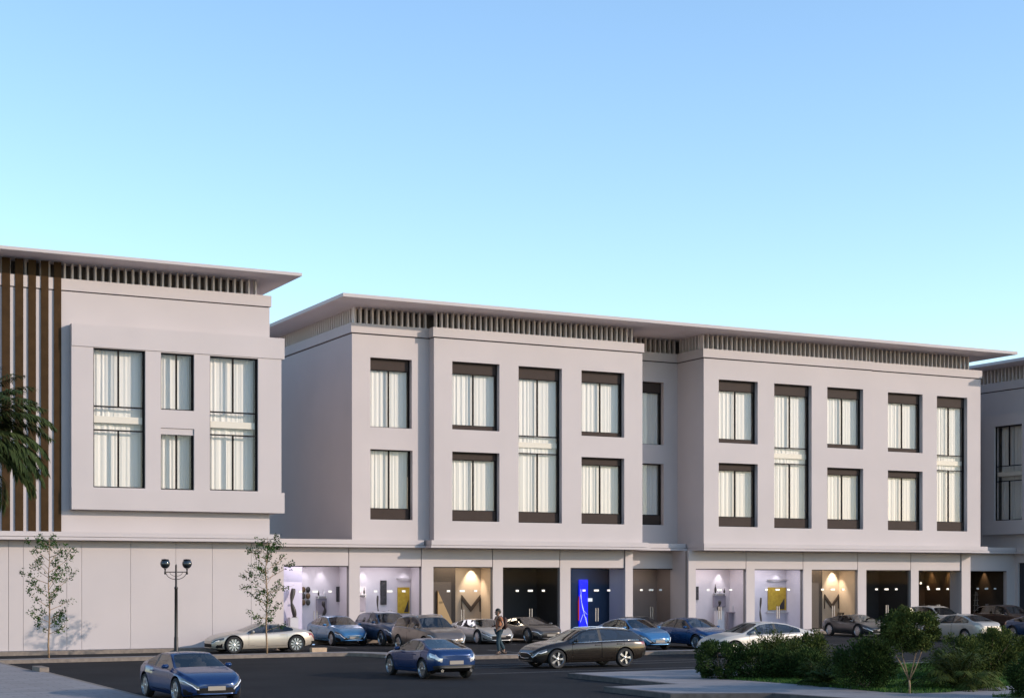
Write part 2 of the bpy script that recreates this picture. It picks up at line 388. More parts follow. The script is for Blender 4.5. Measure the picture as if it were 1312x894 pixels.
for nm, x0, x1, y, wins in BAYS:
    TH = .42
    mb = wall_mesh(MB(), x0, x1, 5.3, 16.04, y, y+TH, [w[:4] for w in wins])
    if nm == 'bay1': mb.box(x0, x0+.3, y+TH, 100, 5.3, 16.04)
    if nm == 'bay2': mb.box(x0, x0+.3, y+TH, 78.3, 5.3, 16.04); mb.box(x1-.3, x1, y+TH, 80.45, 5.3, 16.04)
    if nm == 'bay3': mb.box(x0, x0+.3, y+TH, 80.45, 5.3, 16.04)
    if nm == 'bay4': mb.box(x1-.3, x1, y+TH, 100, 5.3, 16.04)
    mb.build('wall', PLASTER, B)
    part(B, 'room_inside', INNER, (x0+.35, x1-.35, y+1.45, y+1.5, 5.4, 15.9))
    for w in wins:
        k = w[4]; seed += 1
        kw = dict(top=0, bot=0, mid=None)
        if 't' in k: kw['top'] = .58
        if k == 'tB': kw.update(top=.38, bot=.55)
        if 'b' in k: kw['bot'] = .22 if k == 'tb' else .56
        if k in ('m', 'm2'): kw.update(top=.62, bot=.56, mid=(10.13, 11.08))
        window(B, w[0], w[1], w[2], w[3], y, .30, jamb=.06, back=.19, mull=('1' not in k), seed=seed, **kw)
    # frieze, groove, louvre
    fx0, fx1 = x0, x1
    fy = y-.08
    l0 = x0-.08 if nm in ('bay1', 'bay2', 'bay3') else x0
    r0 = x1+.08 if nm in ('bay2', 'bay4') else x1
    fb = [(l0, r0, fy, y+.5, 16.10, 16.60)]; gb = [(x0+.03, x1-.03, y+.03, y+.4, 16.03, 16.12)]
    if nm == 'bay1': fb.append((l0, x0+.4, y+.5, 100, 16.10, 16.60)); gb.append((x0+.03, x0+.3, y+.4, 100, 16.03, 16.12))
    if nm == 'bay2': fb.append((x1-.3, r0, y+.5, 80.45, 16.10, 16.60))
    if nm == 'bay3': fb.append((l0, x0+.4, y+.5, 80.5, 16.10, 16.60)); gb.append((x0+.03, x0+.3, y+.4, 80.48, 16.03, 16.12))
    if nm == 'bay4': fb.append((x1-.3, r0, y+.5, 100, 16.10, 16.60))
    if nm == 'bay1': fb = [(l0, 35.64, *fb[0][2:]), fb[1]]
    if nm == 'rec': fb = [(48.82, 52.85, *fb[0][2:])]
    part(B, 'frieze', PLASTER, *fb); part(B, 'frieze', mat('groove_shadow', (0,0,0)), *gb)
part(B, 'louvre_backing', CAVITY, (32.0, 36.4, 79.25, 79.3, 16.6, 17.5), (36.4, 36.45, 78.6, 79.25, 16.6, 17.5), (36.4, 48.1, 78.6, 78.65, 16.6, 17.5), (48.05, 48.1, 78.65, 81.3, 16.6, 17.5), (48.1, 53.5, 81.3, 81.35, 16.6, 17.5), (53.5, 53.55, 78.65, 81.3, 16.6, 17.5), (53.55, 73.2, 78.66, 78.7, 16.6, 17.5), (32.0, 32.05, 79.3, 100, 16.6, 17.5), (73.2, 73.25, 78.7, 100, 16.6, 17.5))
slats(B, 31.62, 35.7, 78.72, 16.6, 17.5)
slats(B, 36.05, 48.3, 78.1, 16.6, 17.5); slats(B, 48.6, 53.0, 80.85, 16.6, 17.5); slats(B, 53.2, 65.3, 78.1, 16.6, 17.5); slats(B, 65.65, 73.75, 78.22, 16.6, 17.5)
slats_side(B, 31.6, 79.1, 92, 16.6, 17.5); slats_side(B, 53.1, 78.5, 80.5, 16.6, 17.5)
part(B, 'roof', PLASTER, (29.89, 75.78, 76.0, 100, 17.512, 17.69)); part(B, 'soffit', SOFFIT, (29.93, 75.74, 76.04, 100, 17.5, 17.5115))
# cornice along the podium: two steps
def cornice(bld, segs):
    for (x0, x1, yf, yb) in segs:
        part(bld, 'cornice', PLASTER, (x0, x1, yf, yb, 4.90, 5.02)); part(bld, 'cornice', PLASTER, (x0+.06, x1-.06 if x1 < 75 else x1, yf+.08, yb, 5.045, 5.30))
        part(bld, 'cornice', PLASTER, (x0+.12, x1-.12, yf+.2, yb, 5.015, 5.05))
cornice(B, [(24.3, 35.35, 77.95, 81), (35.35, 49.0, 77.25, 79.5), (49.0, 52.65, 79.0, 81), (52.65, 74.6, 77.25, 81), (74.6, 79.2, 79.0, 81)])
part(B, 'podium_roof', PLASTER, (24.3, 79.4, 81, 100, 4.95, 5.28))
# ground floor: one wall panel per bay (pier and lintel), joints between
OPS = [(27.62,31.15,78.5,'lav'), (31.81,35.33,78.5,'lav2'), (36.05,39.60,78.5,'emblem'), (40.24,43.80,78.5,'dark'), (44.50,48.03,78.5,'blue'), (49.55,52.45,80.2,'brown'),
       (52.92,56.45,78.5,'lav3'), (57.13,60.71,78.5,'lav4'), (61.38,64.84,78.5,'emblem2'), (65.61,69.06,78.5,'dark2'), (69.83,73.31,78.5,'amber'), (74.99,78.30,79.5,'dusk')]
pier_left = [24.35, 31.2, 35.35, 39.62, 43.82, None, 52.4, 56.51, 60.73, 64.94, 69.19, None]
pier_right = [31.18, 35.33, 39.60, 43.80, 48.03, None, 56.49, 60.71, 64.92, 69.17, 73.34, None]
for (x0, x1, y, k), pl, pr_ in zip(OPS, pier_left, pier_right):
    zt = 3.93 - (x0-27.6)*.0036
    if pl is not None:
        part(B, 'wall_panel', PLASTER, (pl+.012, x0, y, y+.3, .17, 4.9), (x0, pr_-.012, y, y+.3, zt, 4.9))
    else:
        part(B, 'wall_panel', PLASTER, (x0-.97 if y > 80 else x0-.4, x0, y, y+.3, .17, 4.95), (x0, x1, y, y+.3, zt, 4.95), (x1, x1+.7, y, y+.3, .17, 4.95))
part(B, 'wall_panel', PLASTER, (48.05, 48.55, 78.42, 80.2, .17, 4.9))
part(B, 'wall_panel', PLASTER, (73.35, 74.1, 78.42, 79.5, .17, 4.9))
part(B, 'wall_panel', PLASTER, (52.40, 52.52, 78.82, 80.2, .17, 4.9))
part(B, 'pier_backing', mat('joint_shadow', (0,0,0)), *[(p-.02, p+.08, 78.62, 78.78, .17, 4.88) for p in pier_left if p and p > 30])
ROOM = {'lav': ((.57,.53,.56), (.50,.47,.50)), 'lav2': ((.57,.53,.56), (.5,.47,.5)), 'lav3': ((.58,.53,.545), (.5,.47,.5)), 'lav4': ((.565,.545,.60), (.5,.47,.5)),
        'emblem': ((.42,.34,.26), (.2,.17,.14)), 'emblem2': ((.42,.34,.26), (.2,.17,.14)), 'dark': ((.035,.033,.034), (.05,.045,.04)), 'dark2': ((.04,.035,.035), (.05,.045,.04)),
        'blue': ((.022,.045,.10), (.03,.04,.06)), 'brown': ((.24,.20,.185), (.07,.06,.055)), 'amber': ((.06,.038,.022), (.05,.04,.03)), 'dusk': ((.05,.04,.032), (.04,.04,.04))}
DEPTH = {'lav': 1.8, 'lav2': 1.8, 'lav3': 1.8, 'lav4': 1.8, 'emblem': 1.8, 'emblem2': 1.8, 'dark': 3, 'dark2': 3, 'blue': 1.8, 'brown': 2.0, 'amber': 3.4, 'dusk': 3.4}
for (x0, x1, y, k) in OPS:
    zt = 3.93 - (x0-27.6)*.0036; D = DEPTH[k]; wc, fc = ROOM[k]
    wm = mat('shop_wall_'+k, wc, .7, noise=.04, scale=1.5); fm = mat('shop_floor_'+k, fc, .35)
    a, b, y0, y1 = x0-.25, x1+.33, y+.31, y+.31+D
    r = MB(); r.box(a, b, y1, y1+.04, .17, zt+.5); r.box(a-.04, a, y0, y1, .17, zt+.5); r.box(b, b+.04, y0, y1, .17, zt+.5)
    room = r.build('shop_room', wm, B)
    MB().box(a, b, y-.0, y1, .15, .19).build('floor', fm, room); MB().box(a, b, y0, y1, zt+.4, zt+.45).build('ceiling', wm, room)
    # storefront: panes, posts, patch fittings, pull handles
    yg = y+.16; xm = (x0+x1)/2; w = x1-x0
    sf = MB(); sf.box(x0+.004, x1-.004, yg-.02, yg+.03, .19, .25); hr = MB().box(x0+.004, x1-.004, y+.02, y+.30, zt-.05, zt-.004)
    sf = sf.build('shop_front', FRAME, B); hr.build('head_rail', FRAME, sf)
    xs = [x0+.006, x0+w*.27, xm, x0+w*.73, x1-.006]
    for p, q in zip(xs[:-1], xs[1:]):
        MB().quad((p+.006,yg,.25),(q-.006,yg,.25),(q-.006,yg,2.6),(p+.006,yg,2.6)).build('pane', SHOPGLASS, sf)
        MB().quad((p+.006,yg,2.612),(q-.006,yg,2.612),(q-.006,yg,zt-.05),(p+.006,yg,zt-.05)).build('pane', SHOPGLASS, sf)
    for xx, hw in ((xs[1], .09), (xm, .15), (xs[3], .09)):
        MB().box(xx-hw, xx+hw, yg-.03, yg+.03, 2.545, 2.645).build('patch_fitting', FITTING, sf)
    for s_ in (-1, 1):
        MB().box(xm+s_*.075-.02, xm+s_*.075+.02, yg-.09, yg-.03, .85, 1.6).build('door_handle', HANDLE, sf)
    if pier_left: pass
def spot(bld, x, y, z, tx, ty, tz, power, col, size=70, blend=.7):
    ld = bpy.data.lights.new('ceiling_spot', 'SPOT'); o = bpy.data.objects.new('ceiling_spot', ld); C.objects.link(o)
    ld.energy = power*.55; ld.color = col; ld.spot_size = radians(size); ld.spot_blend = blend; ld.shadow_soft_size = .03
    o.location = (x, y, z); o.rotation_euler = (Vector((tx, ty, tz))-Vector((x, y, z))).to_track_quat('-Z', 'Y').to_euler()
    p = MB().lathe([(.05, 0), (.06, .12), (.02, .13)], (x, y, z+.03), 10).build('spot_can', STEEL, bld)
def area(x, y, z, sx, sy, power, col):
    ld = bpy.data.lights.new('ceiling_panel', 'AREA'); ld.shape = 'RECTANGLE'; ld.size = sx; ld.size_y = sy; ld.energy = power*.55; ld.color = col
    o = bpy.data.objects.new('ceiling_panel', ld); C.objects.link(o); o.location = (x, y, z)
WARM = (1, .68, .36); COOL = (1, .95, 1); VIO = (1, .93, 1)
for (x0, x1, y, k) in OPS:
    xm = (x0+x1)/2; D = DEPTH[k]
    if k.startswith('lav'): area(xm, y+1.0, 4.1, 2.6, .9, 50, VIO)
    if k.startswith('emblem'): area(xm, y+1.0, 4.1, 2, .8, 60, (1,.82,.62))
    if k in ('brown',): area(xm, y+1.2, 4.05, 1.6, .8, 16, (1, .85, .75))
    if k in ('amber', 'dusk', 'dark', 'dark2'): area(xm, y+2, 4.05, 1.6, .8, 5, WARM)
    if k == 'blue': area(xm, y+1.2, 4.05, 1.6, .8, 12, (.6, .75, 1))
SP = [(29.5,80.5,1.9,40,COOL,48), (30.45,80.5,2.0,60,COOL,50), (32.85,80.5,2.0,60,COOL,50), (35.25,80.5,2.3,40,COOL,50), (39.35,80.5,1.5,420,(1,.82,.62),62), (37.0,80.5,.8,40,WARM,60),
      (46.5,80.5,3.0,10,(.8,.85,1),60), (56.0,80.5,2.1,90,COOL,50), (60.3,80.5,2.6,60,COOL,50), (64.65,80.5,1.5,420,(1,.82,.62),62)]
for x, y, z, p, c, sz in SP: spot(B, x-.03, y-.22, 4.18-(x-27.6)*.0036, x, y+.05, .9 if sz < 54 else .6, p*1.3, c, 56 if sz < 54 else 70)
spot(B, 73.42, 79.9, 4.02, 73.6, 79.9, .9, 90, (1, .58, .26), 60); spot(B, 73.42, 81.5, 4.02, 73.6, 81.5, .9, 110, (1, .58, .26), 60)
spot(B, 78.40, 81.9, 4.02, 78.6, 81.9, .9, 110, (1, .60, .30), 60)
off(B)

# ================================================================== right retail building (seen along its shaded side)
D_ = thing('retail_building', 'shaded bluish building at the right edge, its window box facing the long one', 'building', (80,80,0))
mb = MB(); Tq = lambda V: [(79.0+n, -a, z) for (a, n, z) in V]
def side_build(mb, name, m, parent):      # local (along facade to the right = -y, depth = +x, z)
    mb.v = Tq(mb.v); return mb.build(name, m, parent)
# facade coordinate a = -y
HS = [(-80.85,-78.35,7.13,13.43), (-77.6,-76.4,7.13,13.43)]
side_build(wall_mesh(MB(), -100, -75.3, 5.3, 15.82, 0, .4, [(-81.5,-75.6,6.5,13.8)]), 'wall', PLASTER, D_)
part(D_, 'wall', PLASTER, (79.0, 95, 75.0, 75.3, 5.3, 15.82))
side_build(wall_mesh(MB(), -81.95, -75.2, 6.2, 14.2, -.5, -.1, HS), 'window_box', PLASTER, D_)
part(D_, 'window_box', PLASTER, (78.9, 79.0, 81.5, 81.95, 6.2, 14.2), (78.9, 79.0, 75.2, 81.5, 13.7, 14.19), (78.9, 79.0, 75.2, 81.5, 6.21, 6.6))
for i, h in enumerate(HS):
    w = window(D_, h[0], h[1], h[2], h[3], -.5, .13, mid=(9.75, 10.75), back=.5, seed=70+i)
    for o in [w]+list(w.children):
        off_ = o.location.copy() if o != w else Vector((0,0,0))
        for v in o.data.vertices:
            p = v.co + off_; v.co = (79.0+p.y, -p.x, p.z)
        if o != w: o.location = (0,0,0)
part(D_, 'room_inside', INNER, (80.3, 80.35, 75.4, 92, 5.4, 15.7))
part(D_, 'frieze', PLASTER, (78.92, 79.4, 74.92, 100, 15.88, 16.44)); part(D_, 'frieze', mat('groove_shadow', (0,0,0)), (79.03, 79.4, 75.0, 100, 15.81, 15.89))
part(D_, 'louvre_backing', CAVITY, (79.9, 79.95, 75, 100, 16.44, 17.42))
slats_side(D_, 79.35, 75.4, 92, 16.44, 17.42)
part(D_, 'roof', PLASTER, (77.6, 100, 74.0, 100, 17.432, 17.62)); part(D_, 'soffit', SOFFIT, (77.64, 100, 74.04, 100, 17.42, 17.4315)); part(D_, 'podium_roof', PLASTER, (79.05, 95, 75.02, 100, 4.96, 5.04))
part(D_, 'podium_wall', PLASTER, (79.0, 79.3, 79.2, 79.7, .17, 4.95), (79.0, 79.3, 75, 79.2, 4.3, 4.95), (79.0, 79.3, 75, 75.4, .17, 4.3), (79.3, 95, 75, 75.3, .17, 5.0))
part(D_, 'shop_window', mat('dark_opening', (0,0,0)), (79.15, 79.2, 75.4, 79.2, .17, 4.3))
part(D_, 'cornice', PLASTER, (78.6, 79.4, 74.7, 79.0, 4.90, 5.02)); part(D_, 'cornice', PLASTER, (78.68, 79.4, 74.78, 79.0, 5.045, 5.30))
off(D_)

# ================================================================== cars
def lerp_pts(P, x):
    if x <= P[0][0]: return P[0][1]
    for (a, b), (c, d) in zip(P[:-1], P[1:]):
        if x <= c: return b+(d-b)*(x-a)/(c-a)
    return P[-1][1]
GLASSCAR = glass('car_glass', (.32, .35, .37), 1.0, .08)
TYRE = mat('tyre_rubber', (.010, .010, .011), .75); RIM = mat('alloy_rim', (.62, .63, .65), .28, metal=1)
LAMPW = mat('headlamp_lens', (.10, .11, .125), .10, metal=.3); DRL = mat('running_light', (.85, .87, .9), .3); LAMPR = mat('tail_lamp_lens', (.22, .012, .01), .15, coat=1)
LAMPCLR = mat('clear_tail_lens', (.62, .60, .60), .1, metal=.4)
GRILLE = mat('grille_mesh', (.009, .009, .010), .6, spec=.12); PLATE = mat('number_plate', (.25, .22, .19), .5)
CHROME = mat('chrome_trim', (.8, .8, .82), .12, metal=1); CABIN = mat('cabin_trim', (.05, .045, .042), .7); SEAT = mat('seat_leather', (.20, .16, .13), .6)
def paint(name, col, metal=.35, rough=.32): return mat(name, col, rough, metal=metal, coat=.55, spec=.4)
STY = {}
# profiles run from the tail (negative x) to the nose (positive x); metres
STY['coupe'] = dict(L=4.26, W=1.78, H=1.31, wb=2.575, fo=.84, wr=.335,
  belt=[(-2.13,.70),(-2.0,.84),(-1.75,.90),(-1.25,.93),(-.7,.89),(0,.86),(.72,.85),(1.3,.80),(1.75,.72),(2.0,.62),(2.13,.50)],
  top=[(-2.13,.80),(-2.02,.97),(-1.75,1.0),(-1.62,1.01),(-.72,1.27),(-.3,1.315),(0,1.30),(.18,1.26),(.92,.93),(1.3,.86),(1.75,.77),(2.0,.65),(2.13,.52)],
  hw=[(-2.13,.56),(-2.0,.78),(-1.7,.86),(-1.25,.89),(-.6,.85),(.3,.85),(.9,.86),(1.3,.875),(1.75,.82),(2.0,.66),(2.13,.46)],
  bot=[(-2.13,.38),(-1.9,.26),(-1.2,.19),(1.3,.17),(1.9,.19),(2.13,.26)], cowl=.92, rf=.18, rr=-.72, deck=-1.62, bp=-.62, sw=-1.25, doors=2, wr_roof=.56)
STY['gt'] = dict(STY['coupe'], L=4.76, W=1.92, H=1.33, wb=2.87, fo=.93, wr=.375,
  belt=[(-2.38,.62),(-2.2,.86),(-1.8,.93),(-1.3,.95),(-.7,.90),(0,.86),(.72,.85),(1.3,.84),(1.8,.76),(2.2,.66),(2.38,.52)],
  top=[(-2.38,.68),(-2.25,.94),(-1.85,1.0),(-1.7,1.02),(-.9,1.25),(-.4,1.33),(-.1,1.32),(.1,1.28),(.95,.95),(1.4,.90),(1.9,.79),(2.2,.69),(2.38,.55)],
  hw=[(-2.38,.62),(-2.2,.82),(-1.8,.93),(-1.35,.96),(-.6,.91),(.3,.91),(.9,.92),(1.45,.945),(1.9,.86),(2.2,.70),(2.38,.5)],
  bot=[(-2.38,.40),(-2.0,.24),(-1.2,.18),(1.5,.16),(2.1,.17),(2.38,.24)], cowl=.95, rf=.1, rr=-.9, deck=-1.7, bp=-.75, sw=-1.3, wr_roof=.56)
STY['sports'] = dict(STY['coupe'], L=4.50, W=1.94, H=1.25, wb=2.62, fo=.92, wr=.35,
  belt=[(-2.25,.66),(-2.1,.84),(-1.75,.90),(-1.3,.92),(-.7,.85),(0,.80),(.9,.79),(1.35,.80),(1.8,.66),(2.1,.55),(2.25,.44)],
  top=[(-2.25,.76),(-2.1,.95),(-1.85,.98),(-1.75,.99),(-.7,1.22),(-.2,1.26),(.1,1.24),(.28,1.20),(1.15,.83),(1.4,.80),(1.8,.68),(2.1,.57),(2.25,.46)],
  hw=[(-2.25,.66),(-2.1,.86),(-1.7,.95),(-1.3,.97),(-.6,.90),(.3,.90),(.9,.92),(1.35,.955),(1.8,.86),(2.1,.72),(2.25,.52)],
  bot=[(-2.25,.36),(-1.9,.22),(-1.2,.15),(1.3,.14),(1.9,.15),(2.25,.2)], cowl=1.15, rf=.28, rr=-.7, deck=-1.75, bp=-.5, sw=-1.2, wr_roof=.55)
STY['sedan'] = dict(L=4.75, W=1.84, H=1.44, wb=2.85, fo=.86, wr=.335,
  belt=[(-2.375,.72),(-2.2,.92),(-1.9,.97),(-1.3,.97),(-.7,.95),(0,.93),(.8,.91),(1.4,.85),(1.9,.77),(2.2,.66),(2.375,.5)],
  top=[(-2.375,.82),(-2.25,1.03),(-1.95,1.07),(-1.85,1.08),(-.95,1.38),(-.4,1.44),(.1,1.42),(.32,1.38),(1.1,1.0),(1.5,.94),(1.9,.84),(2.2,.70),(2.375,.53)],
  hw=[(-2.375,.62),(-2.2,.80),(-1.9,.87),(-1.3,.905),(-.6,.90),(.3,.90),(.9,.895),(1.5,.895),(1.9,.82),(2.2,.68),(2.375,.48)],
  bot=[(-2.375,.42),(-2.1,.27),(-1.3,.2),(1.4,.19),(2.1,.2),(2.375,.27)], cowl=1.1, rf=.32, rr=-.95, deck=-1.85, bp=-.35, sw=-1.5, doors=4, wr_roof=.58)
STY['wagon'] = dict(STY['sedan'], L=4.78, W=1.86, H=1.46, wb=2.875, fo=.88, wr=.35,
  belt=[(-2.39,.72),(-2.25,.95),(-1.9,.98),(-1.3,.98),(-.7,.96),(0,.94),(.8,.92),(1.4,.86),(1.9,.78),(2.22,.68),(2.39,.54)],
  top=[(-2.39,.84),(-2.30,1.0),(-2.22,1.10),(-1.82,1.37),(-1.6,1.41),(-.8,1.46),(-.1,1.46),(.15,1.43),(.32,1.38),(1.1,1.0),(1.5,.95),(1.9,.86),(2.22,.73),(2.39,.58)],
  hw=[(-2.39,.70),(-2.25,.83),(-1.9,.88),(-1.3,.91),(-.6,.905),(.3,.905),(.9,.90),(1.5,.90),(1.9,.84),(2.22,.72),(2.39,.54)],
  cowl=1.1, rf=.32, rr=-1.72, deck=-2.22, bp=-.35, sw=-2.0, wr_roof=.60)
STY['suv'] = dict(STY['sedan'], L=4.68, W=1.90, H=1.66, wb=2.80, fo=.86, wr=.37,
  belt=[(-2.34,.78),(-2.2,1.06),(-1.9,1.10),(-1.3,1.11),(-.7,1.09),(0,1.07),(.8,1.05),(1.4,1.0),(1.9,.93),(2.2,.82),(2.34,.60)],
  top=[(-2.34,.92),(-2.28,1.08),(-2.20,1.20),(-1.90,1.50),(-1.7,1.58),(-.8,1.66),(-.1,1.66),(.2,1.62),(.36,1.56),(1.05,1.13),(1.5,1.08),(1.9,1.0),(2.2,.87),(2.34,.64)],
  hw=[(-2.34,.72),(-2.2,.86),(-1.9,.90),(-1.3,.935),(-.6,.93),(.3,.93),(.9,.925),(1.5,.93),(1.9,.87),(2.2,.76),(2.34,.58)],
  bot=[(-2.34,.46),(-2.1,.34),(-1.3,.25),(1.4,.24),(2.1,.26),(2.34,.36)], cowl=1.05, rf=.36, rr=-1.8, deck=-2.20, bp=-.3, sw=-2.0, wr_roof=.64)
def car_meshes(st):
    """lofted, subdivided shell with wheel arches cut out, split into its parts; {name: [mesh, ...]}"""
    q = STY[st]; L, W = q['L'], q['W']; xf = L/2-q['fo']; xr = xf-q['wb']
    xs = sorted({-L/2, -L/2+.05, -L/2+.17, q['deck'], q['deck']-.06, q['rr'], q['rr']-.08, q['sw'], q['bp']+.05, q['bp']-.05, (q['rr']+q['deck'])/2, 0.0, q['rf'], q['rf']-.08, (q['rf']+q['cowl'])/2, q['cowl'], q['cowl']+.06,
                 xr-.36, xr+.40, xf-.42, xf, xf+.36, L/2-.3, L/2-.13, L/2-.04, L/2, q['cowl']-.14})
    xs = [x for i, x in enumerate(xs) if i == 0 or x-xs[i-1] > .025]
    rings = []
    for x in xs:
        w = lerp_pts(q['hw'], x); zb = lerp_pts(q['bot'], x); be = lerp_pts(q['belt'], x); tp = max(be+.012, lerp_pts(q['top'], x))
        up = min(1, max(0, (tp-be-.10)/(q['H']-lerp_pts(q['belt'], 0)-.12)))
        wr = w*.86+(q['wr_roof']-w*.86)*up
        ze = be+.010+(tp-be)*(.55+.30*up)
        h = be-zb
        rings.append([(0,zb),(.78*w,zb),(.93*w,zb+.05*h),(.985*w,zb+.22*h),(w,zb+.48*h),(.995*w,zb+.72*h),(.975*w,be-.09*h),(.935*w,be),(.90*w,be+.010),(wr+.012,ze),(wr*.94,ze+(tp-ze)*.55),(wr*.62,tp-.012*up-.004),(0,tp)])
    bm = bmesh.new(); NR = len(rings[0]); grid = []
    for x, r in zip(xs, rings):
        row = []
        for s in (1, -1):
            row.append([None]*NR)
        for i, (y, z) in enumerate(r):
            v = bm.verts.new((x, y, z)); row[0][i] = v
            row[1][i] = v if y == 0 else bm.verts.new((x, -y, z))
        grid.append(row)
    PAINT_, WS, SW, RW, TRIM = 0, 1, 2, 3, 4
    def region(i, k):
        x = (xs[i]+xs[i+1])/2
        if k in (10, 11) and q['rf'] < x < q['cowl']: return WS
        if k in (10, 11) and q['deck'] < x < q['rr']: return RW
        if k == 8 and q['sw'] < x < q['cowl']-.13: return TRIM if abs(x-q['bp']) < .05 else SW
        if k in (0, 1): return TRIM
        return PAINT_
    for i in range(len(xs)-1):
        for k in range(NR-1):
            for s in (0, 1):
                a, b, c, d = grid[i][s][k], grid[i+1][s][k], grid[i+1][s][k+1], grid[i][s][k+1]
                vs = [a, b, c, d] if s == 1 else [d, c, b, a]
                u = []
                for v in vs:
                    if v not in u: u.append(v)
                f = bm.faces.new(u); f.material_index = region(i, k)
    for i in (0, len(xs)-1):
        for k in range(NR-1):
            a, b, c, d = grid[i][0][k], grid[i][0][k+1], grid[i][1][k+1], grid[i][1][k]
            vs = [a, b, c, d] if i == 0 else [d, c, b, a]
            u = []
            for v in vs:
                if v not in u: u.append(v)
            bm.faces.new(u)
    bmesh.ops.recalc_face_normals(bm, faces=bm.faces)
    cl = bm.edges.layers.float.get('crease_edge') or bm.edges.layers.float.new('crease_edge')
    for e in bm.edges:
        ms = {f.material_index for f in e.link_faces}
        if len(ms) > 1: e[cl] = .55
    me = bpy.data.meshes.new('shell'); bm.to_mesh(me); bm.free()
    for n in range(9): me.materials.append(MATS['grille_mesh'] if n else MATS['tyre_rubber'])
    o = bpy.data.objects.new('shell', me); C.objects.link(o)
    sm = o.modifiers.new('s', 'SUBSURF'); sm.levels = 2; sm.render_levels = 2
    tmp = []
    for x in (xf, xr):
        for s in (1, -1):
            cb = bmesh.new()
            bmesh.ops.create_cone(cb, cap_ends=True, segments=40, radius1=q['wr']+.05, radius2=q['wr']+.05, depth=.62, matrix=Matrix.Translation((x, s*(W/2-.0), q['wr']+.01)) @ Matrix.Rotation(pi/2, 4, 'X'))
            cm = bpy.data.meshes.new('cut'); cb.to_mesh(cm); cb.free()
            for n in range(9): cm.materials.append(MATS['grille_mesh'] if n else MATS['tyre_rubber'])
            for p in cm.polygons: p.material_index = 8
            co = bpy.data.objects.new('cut', cm); C.objects.link(co); tmp.append(co)
            b = o.modifiers.new('b', 'BOOLEAN'); b.operation = 'DIFFERENCE'; b.solver = 'EXACT'; b.object = co
    dg = bpy.context.evaluated_depsgraph_get(); dg.update()
    ev = bpy.data.meshes.new_from_object(o.evaluated_get(dg))
    for t in tmp+[o]: bpy.data.objects.remove(t)
    bm = bmesh.new(); bm.from_mesh(ev)
    H, F = q['H'], L/2
    def key(f):
        m = f.material_index; c = f.calc_center_median(); n = f.normal; s = 'l' if c.y > 0 else 'r'
        if m == WS: return 'windscreen'
        if m == RW: return 'rear_window'
        if m == SW: return 'side_window.'+s+('f' if c.x > q['bp'] else 'r')
        if m == 8: return 'wheel_arch.'+s+('f' if c.x > (xf+xr)/2 else 'r')
        if m == TRIM: return 'trim'
        be = lerp_pts(q['belt'], c.x); ay = abs(c.y); w = lerp_pts(q['hw'], c.x)
        if c.x > F-.50 and ay > .46*W/1.8 and be-.135 < c.z < be-.05: return 'headlight.'+s
        if c.x > F-.32 and ay < (.52 if st != 'suv' else .60) and n.x > .25 and lerp_pts(q['bot'], F)+.03 < c.z < (be-.10 if st in ('suv','wagon','sedan') else .43): return 'grille'
        if c.x > F-.45 and .62*W/1.8 < ay and .24 < c.z < be-.30 and n.x > .3: return 'air_intake.'+s
        if c.x < -F+.36 and ay > .50 and be-.14 < c.z < be-.03 and n.z < .8: return 'tail_light.'+s
        if c.x < -F+.22 and c.z < lerp_pts(q['bot'], -F)+.09: return 'diffuser'
        if abs(n.y) > .45 and c.z > lerp_pts(q['bot'], 0)+.14 and c.z < be-.005:
            if q['doors'] == 2:
                if q['bp']-.22 < c.x < q['cowl']-.18: return 'door.'+s+'f'
            else:
                if q['bp'] < c.x < q['cowl']-.2: return 'door.'+s+'f'
                if q['bp']-.92 < c.x <= q['bp'] and math.hypot(c.x-xr, c.z-q['wr']) > q['wr']+.10: return 'door.'+s+'r'
        return 'body'
    bm.faces.ensure_lookup_table(); G = {}
    for f in bm.faces: G.setdefault(key(f), []).append(f.index)
    out = {}
    for k, idx in G.items():
        sub = bm.copy(); sub.faces.ensure_lookup_table(); keep = set(idx)
        bmesh.ops.delete(sub, geom=[f for f in sub.faces if f.index not in keep], context='FACES')
        if k.startswith('door'):
            mv = {}
            for v in sub.verts:
                if any(e.is_boundary for e in v.link_edges):
                    t = [e.other_vert(v).co for e in v.link_edges if not e.is_boundary]
                    if t:
                        d = sum(t, Vector())/len(t)-v.co; mv[v] = v.co+d.normalized()*min(.012, d.length*.4)
            for v, p in mv.items(): v.co = p
        for f in sub.faces: f.material_index = 0; f.smooth = True
        m2 = bpy.data.meshes.new(k.split('.')[0]); sub.to_mesh(m2); sub.free()
        out[k] = m2
    bm.free()
    return out
SHELL = {}
def tyre_mesh(r, w):
    prof = [(r*.70,-w/2+.01),(r*.90,-w/2),(r*.985,-w*.36),(r,-w*.2),(r,w*.2),(r*.985,w*.36),(r*.90,w/2),(r*.70,w/2-.01)]
    mb = MB().lathe(prof, n=28); mb.f = mb.f[:-2]
    k = len(prof)-1; n = 28
    for j in range(n): q2 = (j+1) % n; mb.f.append((k*n+j, k*n+q2, q2, j))
    mb.v = [(x, z, y) for x, y, z in mb.v]
    return mb.mesh('tyre', TYRE)
